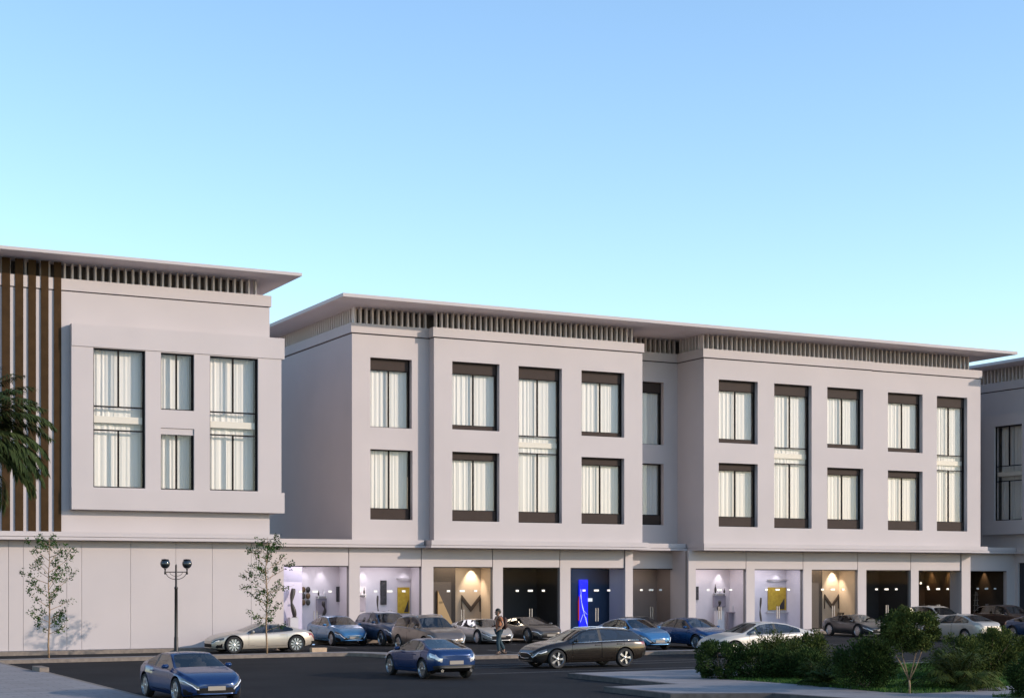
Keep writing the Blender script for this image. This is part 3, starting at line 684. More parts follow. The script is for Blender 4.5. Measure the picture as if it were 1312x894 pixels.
def rim_mesh(r, w, spokes):
    mb = MB(); n = 28; ro = r*.735
    mb.lathe([(ro*.90, w*.30), (ro, w*.5), (ro*1.02, w*.46), (ro, w*.1), (ro*.92, w*.05), (ro*.90, w*.28)], n=n); mb.f = mb.f[:-2]
    mb.lathe([(r*.14, w*.15), (r*.14, w*.40), (r*.08, w*.43)], n=12)
    for i in range(spokes):
        a = 2*pi*i/spokes
        for da in (-.10, .10):
            k = len(mb.v); c1 = Vector((cos(a), sin(a))); c2 = Vector((cos(a+da), sin(a+da))); t1 = Vector((-c1.y, c1.x)); t2 = Vector((-c2.y, c2.x))
            h0, h1 = .014, .020
            for p, t, h, zz in ((c1*r*.10, t1, h0, .40), (c2*ro*.95, t2, h1, .40)):
                for s, dz in ((-1, 0), (1, 0), (1, -.12), (-1, -.12)):
                    mb.v.append((p.x+t.x*h*s, p.y+t.y*h*s, w*(zz+dz)))
            for f in ((0,4,5,1),(1,5,6,2),(3,7,4,0)): mb.f.append(tuple(k+x for x in f))
    mb.v = [(x, -z, y) for x, y, z in mb.v]           # outer face towards -y
    me = mb.mesh('rim', RIM); return me
def disc_mesh(r):
    mb = MB().lathe([(r*.66, 0), (r*.66, .02)], n=24); mb.v = [(x, -z, y) for x, y, z in mb.v]
    return mb.mesh('brake_disc', mat('wheel_dark', (.03, .03, .032), .5, metal=.5))
def mirror_mesh():
    bm = bmesh.new(); bmesh.ops.create_cube(bm, size=1)
    for v in bm.verts:
        v.co = Vector((v.co.x*.11, v.co.y*.20, v.co.z*.13)); 
        if v.co.x > 0: v.co.z *= .7; v.co.y *= .9
    bmesh.ops.bevel(bm, geom=bm.edges[:], offset=.025, segments=2, affect='EDGES')
    m = bpy.data.meshes.new('side_mirror'); bm.to_mesh(m); bm.free(); m.shade_smooth(); return m
def seat_mesh():
    bm = bmesh.new()
    for y in (-.37, .37):
        for (x, z, sx, sy, sz, rot) in ((-.18,.42,.48,.46,.16,0), (-.42,.74,.15,.46,.56,-.22), (-.50,1.06,.10,.24,.17,-.2)):
            M = Matrix.Translation((x, y, z)) @ Matrix.Rotation(rot, 4, 'Y') @ Matrix.Diagonal((sx, sy, sz, 1))
            r = bmesh.ops.create_cube(bm, size=1, matrix=M)
            es = {e for v in r['verts'] for e in v.link_edges}; bmesh.ops.bevel(bm, geom=list(es), offset=.04, segments=2, affect='EDGES')
    m = bpy.data.meshes.new('seats'); bm.to_mesh(m); bm.free(); m.materials.append(SEAT); m.shade_smooth(); return m
SEATM = seat_mesh()
def make_car(style, pm, label, loc, rz, spokes=10, tail=None, name=None, light=None, plate_front=True, roof_rails=False, cat='car', group='cars outside the shops', chrome_grille=False, grille_paint=None, scale=None):
    """rz: heading angle of the nose, from +x"""
    q = STY[style]
    if style not in SHELL: SHELL[style] = car_meshes(style)
    L, Wd = q['L'], q['W']; xf = L/2-q['fo']; xr = xf-q['wb']; F = L/2
    t = thing(name or {'coupe':'coupe','gt':'coupe','sports':'sports_car','sedan':'sedan','wagon':'estate_car','suv':'suv'}[style], label, cat, loc, rz, group)
    if scale: t.scale = scale
    mm = {'body': pm, 'door': pm, 'windscreen': GLASSCAR, 'rear_window': GLASSCAR, 'side_window': GLASSCAR, 'wheel_arch': BLACK, 'trim': BLACK, 'headlight': LAMPW, 'tail_light': tail or LAMPR, 'grille': grille_paint or GRILLE, 'air_intake': GRILLE, 'diffuser': BLACK}
    doors = {}
    for k, me in SHELL[style].items():
        nm = k.split('.')[0]; m2 = me.copy(); m2.materials.clear(); m2.materials.append(mm[nm]); m2.name = nm
        if nm == 'trim': nm = 'sill_trim'
        o = inst(nm, m2, t)
        if nm == 'door': doors[k] = o
        if nm == 'headlight':
            vs = [(v.co, v.normal) for v in m2.vertices]; z0 = min(v.z for v, _ in vs); z1 = max(v.z for v, _ in vs)
            vs = sorted([(v.copy(), n_.copy()) for v, n_ in vs if lerp_pts(q['belt'], v.x)-v.z > .095], key=lambda p: p[0].y)
            if len(vs) > 4:
                st_ = max(1, len(vs)//5); pl = [v+n_*.006 for v, n_ in vs[::st_]]
                MB().tube(pl, .016, 5).build('running_light', DRL, o, True)
    for k, d in doors.items():
        xh = q['bp']+.16 if k.endswith('f') else q['bp']-.78
        if q['doors'] == 2: xh = q['bp']-.06
        s = 1 if k[5] == 'l' else -1
        y = lerp_pts(q['hw'], xh)*.975
        h = MB(); h.box(xh-.11, xh+.11, min(s*y, s*(y+.028)), max(s*y, s*(y+.028)), lerp_pts(q['belt'], xh)-.125, lerp_pts(q['belt'], xh)-.095)
        h.build('door_handle', pm if style != 'wagon' else BLACK, d)
    key = ('w', style, spokes)
    if key not in SHELL: SHELL[key] = (tyre_mesh(q['wr'], .22), rim_mesh(q['wr'], .22, spokes), disc_mesh(q['wr']))
    ty, ri, di = SHELL[key]
    for x in (xf, xr):
        for s in (-1, 1):
            w = inst('wheel', ty, t, (x, s*(Wd/2-.135), q['wr']), (0, 0, 0 if s < 0 else pi))
            inst('rim', ri, w); inst('brake_disc', di, w)
    if 'mir' not in SHELL: SHELL['mir'] = mirror_mesh()
    for s in (-1, 1):
        m2 = SHELL['mir'].copy(); m2.materials.append(pm)
        x = q['cowl']-.34; inst('side_mirror', m2, t, (x, s*(lerp_pts(q['hw'], x)*.93+.09), lerp_pts(q['belt'], x)+.09))
    inst('seats', SEATM, t, (0.05, 0, (lerp_pts(q['belt'], 0)-.90)*.7))
    MB().box(.62, .92, -.68, .68, lerp_pts(q['belt'], .8)-.26, lerp_pts(q['belt'], .8)-.02).build('dashboard', CABIN, t)
    MB().box(-F+.5, F-.6, -.6, .6, .26, .34).build('cabin_floor', CABIN, t)
    zb = lerp_pts(q['bot'], F)
    zp = .42 if style != 'suv' else .56
    if plate_front: MB().box(F-.035, F+.012, -.24, .24, zp-.055, zp+.055).build('number_plate', PLATE, t)
    zr = .56 if style in ('coupe','sports','gt') else .72
    MB().box(-F-.012, -F+.06, -.25, .25, zr-.06, zr+.06).build('number_plate', PLATE, t)
    if style in ('coupe','sports','gt'):
        for s in (-1, 1):
            e = MB().lathe([(.055, 0), (.055, .12), (.04, .12), (.04, .02)], n=12); e.v = [(-F-.02+z, s*.52+x, .30+y) for x, y, z in e.v]
            e.build('exhaust_tip', CHROME, t)
    if roof_rails:
        for s in (-1, 1):
            y = q['wr_roof']*.94
            MB().tube([(q['rf']-.2, s*y, q['H']-.09), (q['rf']-.35, s*y, q['H']-.015), (-.8, s*y, q['H']+.005), (q['rr']+.25, s*y, q['H']-.04), (q['rr']+.1, s*y, q['H']-.10)], .018, 6).build('roof_rail', CHROME, t, True)
    if style == 'wagon' or style == 'suv':
        for s in (-1, 1):
            pts = [(x, s*(lerp_pts(q['hw'], x)*.928), lerp_pts(q['belt'], x)+.012) for x in (q['cowl']-.3, .3, 0, -.5, -1.0, -1.5, q['sw'])]
            MB().tube(pts, .012, 5).build('window_trim', CHROME, t, True)
    if chrome_grille:
        g = MB(); gz0, gz1 = zb+.10, lerp_pts(q['belt'], F)+.02
        for y in (-.36, 0.0, .36):
            pass
        g.tube([(F-.02, -.44, gz1-.06), (F+.005, -.30, gz1), (F+.015, 0, gz1+.01), (F+.005, .30, gz1), (F-.02, .44, gz1-.06), (F-.0, .30, gz1-.17), (F+.01, 0, gz1-.19), (F-.0, -.30, gz1-.17), (F-.02, -.44, gz1-.06)], .016, 5)
        g.build('grille_surround', CHROME, t, True)
    return t
P_BLUE = paint('dark_blue_paint', (.010, .037, .125), .4, .22); P_SKY = paint('light_blue_paint', (.055, .19, .38), .4, .25); P_NAVY = paint('navy_paint', (.018, .052, .12), .4, .3)
P_CHAMP = paint('champagne_paint', (.50, .44, .37), .5, .33); P_BROWN = paint('brown_grey_paint', (.15, .125, .11), .5, .3); P_DARK = paint('dark_bronze_paint', (.020, .0155, .013), .4, .22)
P_SILV = paint('silver_paint', (.40, .39, .37), .5, .3); P_WHITE = paint('white_paint', (.44, .41, .37), .1, .35); P_GREY = paint('graphite_paint', (.045, .047, .05), .5, .3); P_PEARL = paint('pearl_paint', (.36, .33, .29), .2, .35)
P_MAROON = paint('dark_brown_paint', (.040, .022, .018), .4, .3); P_ROYAL = paint('royal_blue_paint', (.010, .065, .19), .5, .22); P_TAUPE = paint('taupe_paint', (.10, .088, .080), .5, .3)
DN = -pi/2
make_car('gt', P_CHAMP, 'champagne coupe parked sideways behind the slim tree by the blank wall', (23.05, 68.75, 0), pi, 10, plate_front=False)
make_car('coupe', P_BLUE, 'dark blue coupe driving towards the viewer along the left pavement', (12.44, 43.0, 0), DN+.05, 10)
make_car('coupe', P_BLUE, 'dark blue coupe seen from behind, driving away in the middle of the road', (22.45, 49.3, 0), pi/2+.02, 10, tail=LAMPCLR)
make_car('sedan', P_SKY, 'light blue sedan parked outside the first lit shop, beside the champagne car', (29.15, 75.0, 0), DN, 10, chrome_grille=True)
make_car('suv', P_NAVY, 'navy blue SUV parked between the light blue sedan and the brown SUV', (31.15, 73.45, 0), DN, 8)
make_car('suv', P_BROWN, 'brownish grey SUV with pale grille behind the departing blue coupe', (29.75, 65.3, 0), DN, 8, chrome_grille=True, roof_rails=True)
make_car('sports', P_SILV, 'silver low sports car parked outside the shop with the large letter', (36.35, 73.3, 0), DN, 10)
make_car('gt', P_TAUPE, 'taupe coupe parked behind the walking person', (39.15, 73.4, 0), DN, 10)
make_car('wagon', P_DARK, 'dark bronze estate car with chrome window line driving left on the road', (29.95, 52.0, 0), pi, 5, plate_front=False, roof_rails=True, chrome_grille=True)
make_car('sedan', P_SKY, 'light blue sedan parked behind the rear of the dark estate car', (39.75, 64.2, 0), DN, 10, chrome_grille=True)
make_car('gt', P_TAUPE, 'dark taupe coupe half hidden behind two blue parked cars', (44.75, 71.6, 0), DN, 10)
make_car('sedan', P_ROYAL, 'royal blue sedan parked between a light blue sedan and the white sedan', (42.75, 63.7, 0), DN, 10)
make_car('sedan', P_WHITE, 'white sedan driving left behind the shrubs of the planting bed', (40.55, 55.6, 0), pi, 10, plate_front=False, scale=(1.13,1.03,1.02))
make_car('sports', P_GREY, 'graphite sports car parked outside the second shop with the large letter', (59.45, 72.0, 0), DN-.05, 10)
make_car('suv', P_PEARL, 'pale SUV parked behind the round tree near the amber lit shop', (66.6, 73.3, 0), DN, 8)
make_car('sedan', P_PEARL, 'pearl white sedan showing its tail to the right of the round tree', (59.55, 63.85, 0), pi/2, 10, tail=mat('pale_tail_lens', (.70, .62, .50), .2))
make_car('suv', P_MAROON, 'dark brown SUV parked outside the last shop on the right', (72.9, 73.9, 0), DN, 8)
make_car('coupe', P_NAVY, 'navy coupe cut by the right edge behind the hedge', (65.75, 64.2, 0), DN, 10)

# ================================================================== things on display in the shops
YB = 80.585
CLAY = mat('dark_clay', (.03, .025, .022), .5); WHITEP = mat('white_lacquer', (.55, .54, .55), .5); DARKPIC = mat('dark_canvas', (.04, .038, .042), .7, noise=.5, scale=14)
GOLD = mat('gold_canvas', (.52, .36, .03), .5, col2=(.36, .22, .015), scale=5); WOOD = mat('warm_wood', (.10, .055, .022), .5, noise=.3, scale=4)
def on(o, label, cat, group=None): return tag(o, label, cat, group)
def picture(label, x0, x1, z0, z1, y=YB, m=None, group=None):
    t = thing('wall_picture', label, 'picture', ((x0+x1)/2, y, z0), 0, group); w = (x1-x0)/2; h = z1-z0
    MB().box(-w+.03, w-.03, -.03, 0, .03, h-.03).build('canvas', m or DARKPIC, t)
    f = MB(); f.box(-w, w, -.045, -.0, 0, .03); f.box(-w, w, -.045, 0, h-.03, h); f.box(-w, -w+.03, -.045, 0, .03, h-.03); f.box(w-.03, w, -.045, 0, .03, h-.03)
    f.build('picture_frame', BLACK, t); return t
def vase(label, x, y, z, h, r, m, group=None):
    return on(MB().lathe([(r*.6,0),(r,h*.3),(r*.9,h*.5),(r*.35,h*.75),(r*.3,h*.9),(r*.45,h)], n=12).build('vase', m, None, True, (x, y, z)), label, 'vase', group)
def pedestal(label, x, y, h, w=.26, m=None):
    b = MB(); b.box(-w, w, -.2, .2, .0, .05); b.box(-w+.02, w-.02, -.18, .18, .05, h-.03); b.box(-w, w, -.2, .2, h-.03, h)
    return on(b.build('pedestal', m or WHITEP, None, False, (x, y, .19)), label, 'pedestal')
def twist(label, x, y, z, h, r, seed=0, m=None):
    pts = [(r*.5*sin(t*5+seed)*(1-abs(2*t-1)*.4), r*.4*cos(t*4+seed), h*t) for t in [i/12 for i in range(13)]]
    rad = [r*(.22+.38*abs(sin(pi*(i/12*1.6+.15)))) for i in range(13)]
    b = MB(); b.tube(pts, rad, 8); b.lathe([(r*.6, 0), (r*.6, .04)], (pts[0][0], pts[0][1], -.0), 10)
    return on(b.build('sculpture', m or CLAY, None, True, (x, y, z)), label, 'sculpture')
def shelf(label, x0, x1, z, panel=None):
    t = thing('wall_shelf', label, 'shelf', ((x0+x1)/2, YB, z)); w = (x1-x0)/2
    MB().box(-w, w, -.28, 0, -.04, 0).build('board', WHITEP, t)
    for sx in (-w*.7, w*.7): MB().box(sx-.015, sx+.015, -.2, 0, -.14, -.042).build('bracket', STEEL, t)
    if panel: MB().box(-w+.02, w-.02, -.10, 0, -panel, -.15).build('back_panel', mat('mauve_panel', (.28, .25, .29), .7), t)
    return t
# first lit shop
on(MB().box(28.2, 29.22, 80.15, 80.55, .19, 4.3).build('partition', mat('lavender_board', (.50, .47, .58), .7)), 'lavender partition wall at the left end of the first lit shop', 'partition')
shelf('white shelf with two vases in the first lit shop', 30.13, 30.75, 2.36, panel=.9)
vase('small dark vase at the left end of the shelf in the first lit shop', 30.25, 80.45, 2.36, .26, .05, CLAY); vase('white vase at the right end of the shelf in the first lit shop', 30.58, 80.45, 2.36, .32, .06, WHITEP)
picture('small dark picture at the right end of the first lit shop', 31.30, 31.78, 2.03, 2.84)
pedestal('white pedestal under the dark twisted sculpture, behind the light blue sedan', 30.42, 80.1, 1.12); twist('dark twisted sculpture on the white pedestal behind the light blue sedan', 30.42, 80.1, 1.31, .75, .16)
pedestal('pale pedestal beside the slim tree at the left end of the shops', 28.60, 79.8, 1.05, .24)
twist('tall dark ring sculpture on the pale pedestal beside the slim tree', 28.60, 79.8, 1.24, 1.5, .22, 2)
for i in range(6):
    c, r_ = i % 2, i//2
    b = MB().lathe([(.02,-.16),(.10,-.10),(.13,.02),(.10,.12),(.03,.16)], n=10); b.v = [(x, y*.45, z) for x, y, z in b.v]
    on(b.build('wall_mask', CLAY if (i+r_) % 2 else WOOD, None, True, (29.42+.27*c, YB-.06, 2.68-.34*r_)), ['upper left','upper right','middle left','middle right','lower left','lower right'][i]+' of six dark masks on the wall of the first lit shop', 'mask', 'masks on the shop wall')
# second lit shop
shelf('white shelf with vases at the left end of the second lit shop', 32.40, 32.98, 2.42, panel=.9)
vase('dark slim vase on the shelf of the second lit shop', 32.85, 80.45, 2.42, .36, .05, CLAY); vase('white slim vase on the shelf of the second lit shop', 32.6, 80.45, 2.42, .40, .05, WHITEP)
picture('tall dark picture beside the slim figure in the second lit shop', 33.85, 34.2, 1.86, 3.17)
twist('slim dark standing figure in the second lit shop', 33.55, 80.2, .9, 1.45, .10, 1); pedestal('low white pedestal under the slim dark figure', 33.55, 80.2, .71, .2)
def gold(label, x0, x1, z0, z1):
    t = thing('artwork', label, 'artwork', ((x0+x1)/2, YB, z0)); w = (x1-x0)/2; h = z1-z0
    MB().box(-w, w, -.06, 0, 0, h).build('gold_panel', GOLD, t)
    MB().prism_y([(w*.05, .06), (w*.8, .06), (w*.8, h*.52)], -.085, -.06).build('dark_wedge', CLAY, t)
    MB().box(-w-.12, w+.12, -.22, 0, -.16, -.09).build('ledge', WHITEP, t)
    b = MB(); b.box(-w-.06, w+.06, -.14, -.02, h+.44, h+.49); b.build('lamp_bar', STEEL, t)
gold('gold panel with dark wedge in the second lit shop', 34.85, 35.55, 1.38, 2.79)
gold('gold panel with dark wedge in the shop above the white sedan', 59.62, 60.98, 1.32, 2.72)
# shops with the large letter
def letter(label, x0, x1, z0, z1, m):
    t = thing('letter_sign', label, 'sign', ((x0+x1)/2, YB, z0)); w = (x1-x0)/2; h = z1-z0; s_ = .22*w*2
    MB().prism_y([(-w, h), (-w, h*.72), (0, 0), (0, h*.30)], -.07, -.0).build('left_stroke', m, t)
    MB().prism_y([(w, h), (0, h*.30), (0, 0), (w, h*.72)], -.071, -.0).build('right_stroke', m, t)
    for s2 in (-1, 1): MB().box(s2*w-.018, s2*w+.018, -.06, 0, 0, h).build('thin_leg', m, t)
LET = mat('letter_bronze', (.045, .032, .026), .5)
letter('large dark letter M on the warm lit wall above the silver sports car', 38.72, 39.86, 1.42, 2.36, LET)
letter('large dark letter M on the warm lit wall beside the graphite sports car', 64.0, 65.1, 1.38, 2.28, LET)
on(MB().box(36.3, 38.12, 80.1, 80.5, .19, 4.3).build('partition', mat('dark_brown_board', (.035, .024, .018), .6)), 'dark partition left of the large letter above the silver sports car', 'partition')
on(MB().prism_y([(37.0, .6), (38.0, .6), (37.0, 2.6)], 79.98, 80.09).build('display_wedge', mat('tan_board', (.30, .20, .09), .6)), 'tan triangular display leaning on the dark partition', 'display')
on(MB().box(62.0, 63.45, 80.1, 80.5, .19, 4.3).build('partition', MATS['dark_brown_board']), 'dark partition left of the large letter beside the graphite sports car', 'partition')
on(MB().box(61.75, 61.95, 79.4, 80.5, .19, 4.3).build('partition', MATS['dark_brown_board']), 'narrow dark partition at the right end of the gold panel shop', 'partition') if False else None
ch = MB(); ch.box(-.3, .3, -.25, .25, .22, .34); ch.prism_y([(.22, .3), (.36, .3), (.62, .95), (.5, .95)], -.25, .25); ch.box(-.28, -.22, -.22, .22, 0, .22); ch.box(.2, .26, -.22, .22, 0, .22)
on(ch.build('lounge_chair', CLAY, None, False, (64.3, 80.0, .19)), 'dark lounge chair below the large letter beside the graphite sports car', 'chair')
# blue shop: lit panel
t = thing('light_panel', 'glowing blue panel with red and white strokes in the dark blue shop', 'light panel', (46.5, YB, .45))
MB().box(-.28, .28, -.10, 0, 0, 2.75).build('blue_face', mat('blue_glow', (.01,.01,.2), .4, emit=(.0,.005,1), estr=.62), t)
st = [[(-.22,1.9),(-.1,1.2),(.05,.7),(.2,.2)], [(-.2,2.2),(-.16,1.5),(.0,.95),(.22,.75)], [(-.24,.3),(-.05,.75),(.15,.55),(.24,.1)]]
for p in st: MB().tube([(x, -.115, z) for x, z in p], .012, 5).build('white_stroke', mat('white_glow', (.5,.5,.6), .5, emit=(.7,.75,1), estr=.45), t)
MB().prism_y([(-.34,.4),(-.285,.4),(-.285,1.8),(-.34,1.5)], -.10, -.03).build('red_face', mat('red_glow', (.2,.02,.02), .5, emit=(1,.06,.05), estr=.18), t)
on(MB().box(46.80, 47.06, 80.45, YB, 1.94, 2.13).build('wall_sign', mat('small_lit_sign', (.5,.5,.5), .5, emit=(1,1,1), estr=.4)), 'small square lit sign beside the glowing blue panel', 'sign')
# shops above the white sedan
shelf('white shelf with vases in the shop right of the royal blue sedan', 55.54, 56.45, 2.38, panel=.85)
vase('dark pointed vase on the shelf right of the royal blue sedan', 55.65, 80.45, 2.38, .55, .07, CLAY); vase('short dark vase on the shelf right of the royal blue sedan', 56.3, 80.45, 2.38, .3, .06, CLAY); vase('white vase in the middle of the shelf right of the royal blue sedan', 56.0, 80.45, 2.38, .36, .06, WHITEP)
pedestal('pale pedestal below the shelf right of the royal blue sedan', 55.62, 80.0, 1.13); twist('dark sculpture on the pale pedestal below the shelf', 55.62, 80.0, 1.32, .6, .16, 4)
tb = MB(); tb.box(-.48, .48, -.2, .2, 1.0, 1.06); tb.box(-.44, .44, -.02, .18, 0, 1.0)
on(tb.build('side_table', mat('mauve_panel', (0,0,0)), None, False, (56.9, 80.2, .19)), 'mauve console table beside the pale pedestal', 'table')
rg = MB(); rg.tube([(.16*cos(a), 0, .24+.22*sin(a)) for a in [2*pi*i/18 for i in range(19)]], .03, 6)
on(rg.build('ring_sculpture', WHITEP, None, True, (56.9, 80.2, 1.25)), 'pale ring sculpture on the mauve console table', 'sculpture')
picture('narrow dark picture at the left end of the shop behind the royal blue sedan', 54.2, 54.5, 1.99, 2.79)
twist('slim dark figure left of the gold panel above the white sedan', 58.75, 80.1, .6, 1.5, .11, 3); pedestal('low pedestal under the slim figure left of the gold panel', 58.75, 80.1, .41, .2)
# amber shop: pendants and a counter
for i, (px_, pz) in enumerate(((70.9, 2.75), (71.7, 2.95), (72.3, 2.7))):
    t = thing('pendant_lamp', ['left','middle','right'][i]+' of three small lit pendant lamps in the amber shop', 'lamp', (px_, 80.4, pz), 0, 'pendant lamps in the amber shop')
    MB().tube([(0,0,.1),(0,0,1.2)], .008, 5).build('cord', BLACK, t); MB().lathe([(.03,-.06),(.07,-.03),(.07,.04),(.03,.09)], n=12).build('globe', mat('pendant_glow', (.6,.5,.4), .4, emit=(1,.8,.6), estr=.9), t, True)
ct = MB(); ct.box(-.9, .9, -.3, .3, 0, .95); ct.box(-.95, .95, -.35, .35, .95, 1.0)
on(ct.build('counter', WOOD, None, False, (71.4, 81.2, .19)), 'dark wooden counter inside the amber shop', 'counter')
for i in range(4): vase(['leftmost','second','third','rightmost'][i]+' of four pale cups on the amber shop counter', 70.75+.35*i, 81.1, 1.19, .16, .06, WHITEP, 'cups on the counter')
tw = MB()
for z in range(6): tw.box(-.22+.02*z, .22-.02*z, -.1, .1, .2+z*.35, .24+z*.35)
for sx in (-1, 1): tw.tube([(sx*.22, 0, 0), (sx*.06, 0, 2.2)], .02, 5)
on(tw.build('display_tower', mat('pale_metal', (.30, .26, .22), .5), None, False, (77.6, 81.6, .19)), 'pale lattice display tower in the last shop', 'display')

# ================================================================== street lamp
t = thing('street_lamp', 'dark two globe street lamp in front of the blank wall', 'street lamp', (17.95, 64.0, .14))
MB().lathe([(.13,0),(.13,.06),(.09,.12),(.085,.75),(.07,.80),(.065,2.7),(.075,2.72),(.075,2.78),(.045,2.82),(.04,3.66),(.02,3.72)], n=12).build('pole', DARKMETAL, t, True)
arm = MB(); arm.tube([(-.46,0,3.40),(.46,0,3.40)], .022, 6); arm.build('cross_arm', DARKMETAL, t)
for s_ in (-1, 1):
    MB().tube([(s_*.42*cos(a*.5*pi/8)*1.0, 0, 3.40-.30*sin(a*.5*pi/8)) for a in range(9)], .014, 5).build('brace', DARKMETAL, t, True)
    MB().tube([(s_*.26*cos(a*.5*pi/8)*1.0, 0, 3.40-.17*sin(a*.5*pi/8)) for a in range(9)], .010, 5).build('brace', DARKMETAL, t, True)
    MB().lathe([(.03,3.30),(.045,3.36),(.03,3.42),(.03,3.50),(.07,3.54)], (s_*.45,0,0), 10).build('globe_holder', DARKMETAL, t, True)
    g = [(.20*sin(a), 3.73-.20*cos(a)) for a in [.4+i*(2.0)/9 for i in range(10)]]
    gl = MB().lathe(g, (s_*.45,0,0), 18).build('globe', mat('dark_globe', (.012,.016,.020), .08, coat=1), t, True)
    MB().lathe([(.15,3.875),(.155,3.905),(.05,3.925)], (s_*.45,0,0), 16).build('globe_cap', DARKMETAL, gl, True)

# ================================================================== plants
LEAF_A = leafmat('leaf_dark', (.042, .072, .019), (.014, .028, .008)); LEAF_B = leafmat('leaf_olive', (.080, .100, .024), (.024, .038, .010)); LEAF_C = leafmat('leaf_young', (.040, .092, .020), (.016, .042, .010))
BARK = mat('bark', (.16, .105, .065), .85, noise=.3, scale=8); BARKP = mat('pale_bark', (.26, .17, .10), .8, noise=.3, scale=10)
def leaf(mb, p, d, up, l, w):
    a = d.cross(up)
    a = a.normalized() if a.length > 1e-3 else Vector((1,0,0)); n = a.cross(d).normalized()
    m = p+d*l*.5+n*l*.06
    k = len(mb.v); mb.v += [tuple(p), tuple(m+a*w*.5), tuple(p+d*l), tuple(m-a*w*.5)]; mb.f.append((k,k+1,k+2,k+3))
def rv(r): 
    while True:
        v = Vector((r.uniform(-1,1), r.uniform(-1,1), r.uniform(-1,1)))
        if .05 < v.length < 1: return v
def shrub(name, label, x, y, z, rx, ry, h, n, size, m, seed, boxy=.0, group='shrubs in the planting bed', clumps=34):
    r = random.Random(seed); t = thing(name, label, 'shrub', (x, y, z), 0, group)
    mb = MB(); cl = []
    for i in range(clumps):
        v = rv(r); v = v.normalized()*(v.length**.45)
        if boxy: v = Vector([max(-1, min(1, c*(1+boxy))) for c in v])
        cl.append((Vector((v.x*rx*.8, v.y*ry*.8, h*.52+v.z*h*.42)), r.uniform(.16, .34)*min(rx, h)*1.15))
    for i in range(int(n*1.6)):
        c, cr = cl[r.randrange(len(cl))]; v = rv(r); p = c+v*cr
        if p.z < .02: continue
        out = (p-Vector((0,0,h*.35))).normalized(); d = (out*.9+rv(r)*.9+Vector((0,0,.25))).normalized()
        leaf(mb, p, d, rv(r).normalized(), size*r.uniform(.7,1.4), size*r.uniform(.35,.6))
    mb.build('foliage', m, t)['kind'] = 'stuff'
    st = MB()
    for i in range(7):
        c = cl[i][0]; st.tube([(r.uniform(-.06,.06), r.uniform(-.06,.06), 0), (c.x*.4, c.y*.4, c.z*.5), tuple(c)], [.02,.014,.006], 5)
    st.build('stem', BARK, t); return t
def fronds(name, label, x, y, z, n, L, nl, ll, lw, m, seed, droop=.5, lift=(.2,1.3), group=None, trunk=None, cat='palm', azr=(0, 2*pi)):
    r = random.Random(seed); t = thing(name, label, cat, (x, y, z), 0, group)
    top = trunk[0] if trunk else .05
    for i in range(n):
        az = azr[0]+(azr[1]-azr[0])*(i+r.uniform(-.3,.3))/n; el = r.uniform(*lift); l = L*r.uniform(.8,1.1); pts = []; p = Vector((0,0,top)); e = el
        for k in range(11):
            pts.append(p.copy()); e -= droop*(k/10)*.55*r.uniform(.7,1.3); p = p+Vector((cos(az)*cos(e), sin(az)*cos(e), sin(e)))*l/10
        mb = MB(); mb.tube(pts, [lw*.35*(1-k/12) for k in range(11)], 4)
        for k in range(nl):
            tt = .16+.84*k/nl; q_ = tt*10; j = min(9, int(q_)); a = pts[j].lerp(pts[j+1], q_-j); d0 = (pts[j+1]-pts[j]).normalized()
            sd_ = d0.cross(Vector((0,0,1))).normalized()
            for s in (-1, 1):
                d = (d0*.75+sd_*s*.8+Vector((0,0,-.22+r.uniform(-.25,.2)))+rv(r)*.10).normalized()
                le = ll*(.45+.75*sin(pi*min(1,tt*.93+.05)))*r.uniform(.85,1.1)
                w_ = sd_*.5*lw
                nrm = d.cross(Vector((0,0,1))).normalized(); mid = a+d*le*.5; tip = a+d*le+Vector((0,0,-le*.22))
                kk = len(mb.v); mb.v += [tuple(a), tuple(mid+nrm*lw*.5), tuple(tip), tuple(mid-nrm*lw*.5)]; mb.f.append((kk,kk+1,kk+2,kk+3))
        mb.build('frond', m, t)
    if trunk:
        h, r0 = trunk; prof = []
        k = int(h/.14)
        for i in range(k+1):
            zz = h*i/k; rr = r0*(1-.25*i/k); prof += [(rr*1.06, zz), (rr*.93, zz+h/k*.6)]
        MB().lathe(prof, n=14).build('trunk', BARK, t, True)
    return t
def slim_tree(label, x, y, z, H, seed, spread=1.0):
    r = random.Random(seed); t = thing('young_tree', label, 'tree', (x, y, z), 0, 'young trees on the kerb strip')
    tr = MB(); pts = [(.03*sin(k*1.3+seed), .03*cos(k*1.7), H*k/10) for k in range(11)]
    tr.tube(pts, [.036*(1-k/11.5)+.005 for k in range(11)], 7); tr.build('trunk', BARKP, t, True)
    fo = MB(); br = MB()
    nb = 32
    for i in range(nb):
        f = .20+.78*i/nb; z0 = H*f; az = i*2.4+r.uniform(-.5,.5); prof = sin(pi*min(1, (f-.10)*1.05))**.7
        l = spread*1.25*prof*r.uniform(.55,1.1)+.15; el = r.uniform(.45,1.0)
        b0 = Vector((0,0,z0)); b1 = b0+Vector((cos(az)*l*.5, sin(az)*l*.5, l*.5*math.tan(el)*.55)); b2 = b0+Vector((cos(az)*l, sin(az)*l, l*math.tan(el)*.60))
        b2.z = min(b2.z, H*1.01)
        br.tube([b0, b1, b2], [.014, .009, .004], 4)
        for c in range(r.randint(5, 8)):
            cp = b0.lerp(b2, r.uniform(.35, 1.05))+rv(r)*.13; sp = r.uniform(.07, .17)
            for k in range(r.randint(5, 19)):
                p = cp+rv(r)*sp; d = (rv(r)+Vector((0,0,.1))).normalized(); leaf(fo, p, d, rv(r).normalized(), r.uniform(.07,.12), r.uniform(.035,.06))
    br.build('branch', BARKP, t); stuff(fo.build('foliage', LEAF_C, t)); return t
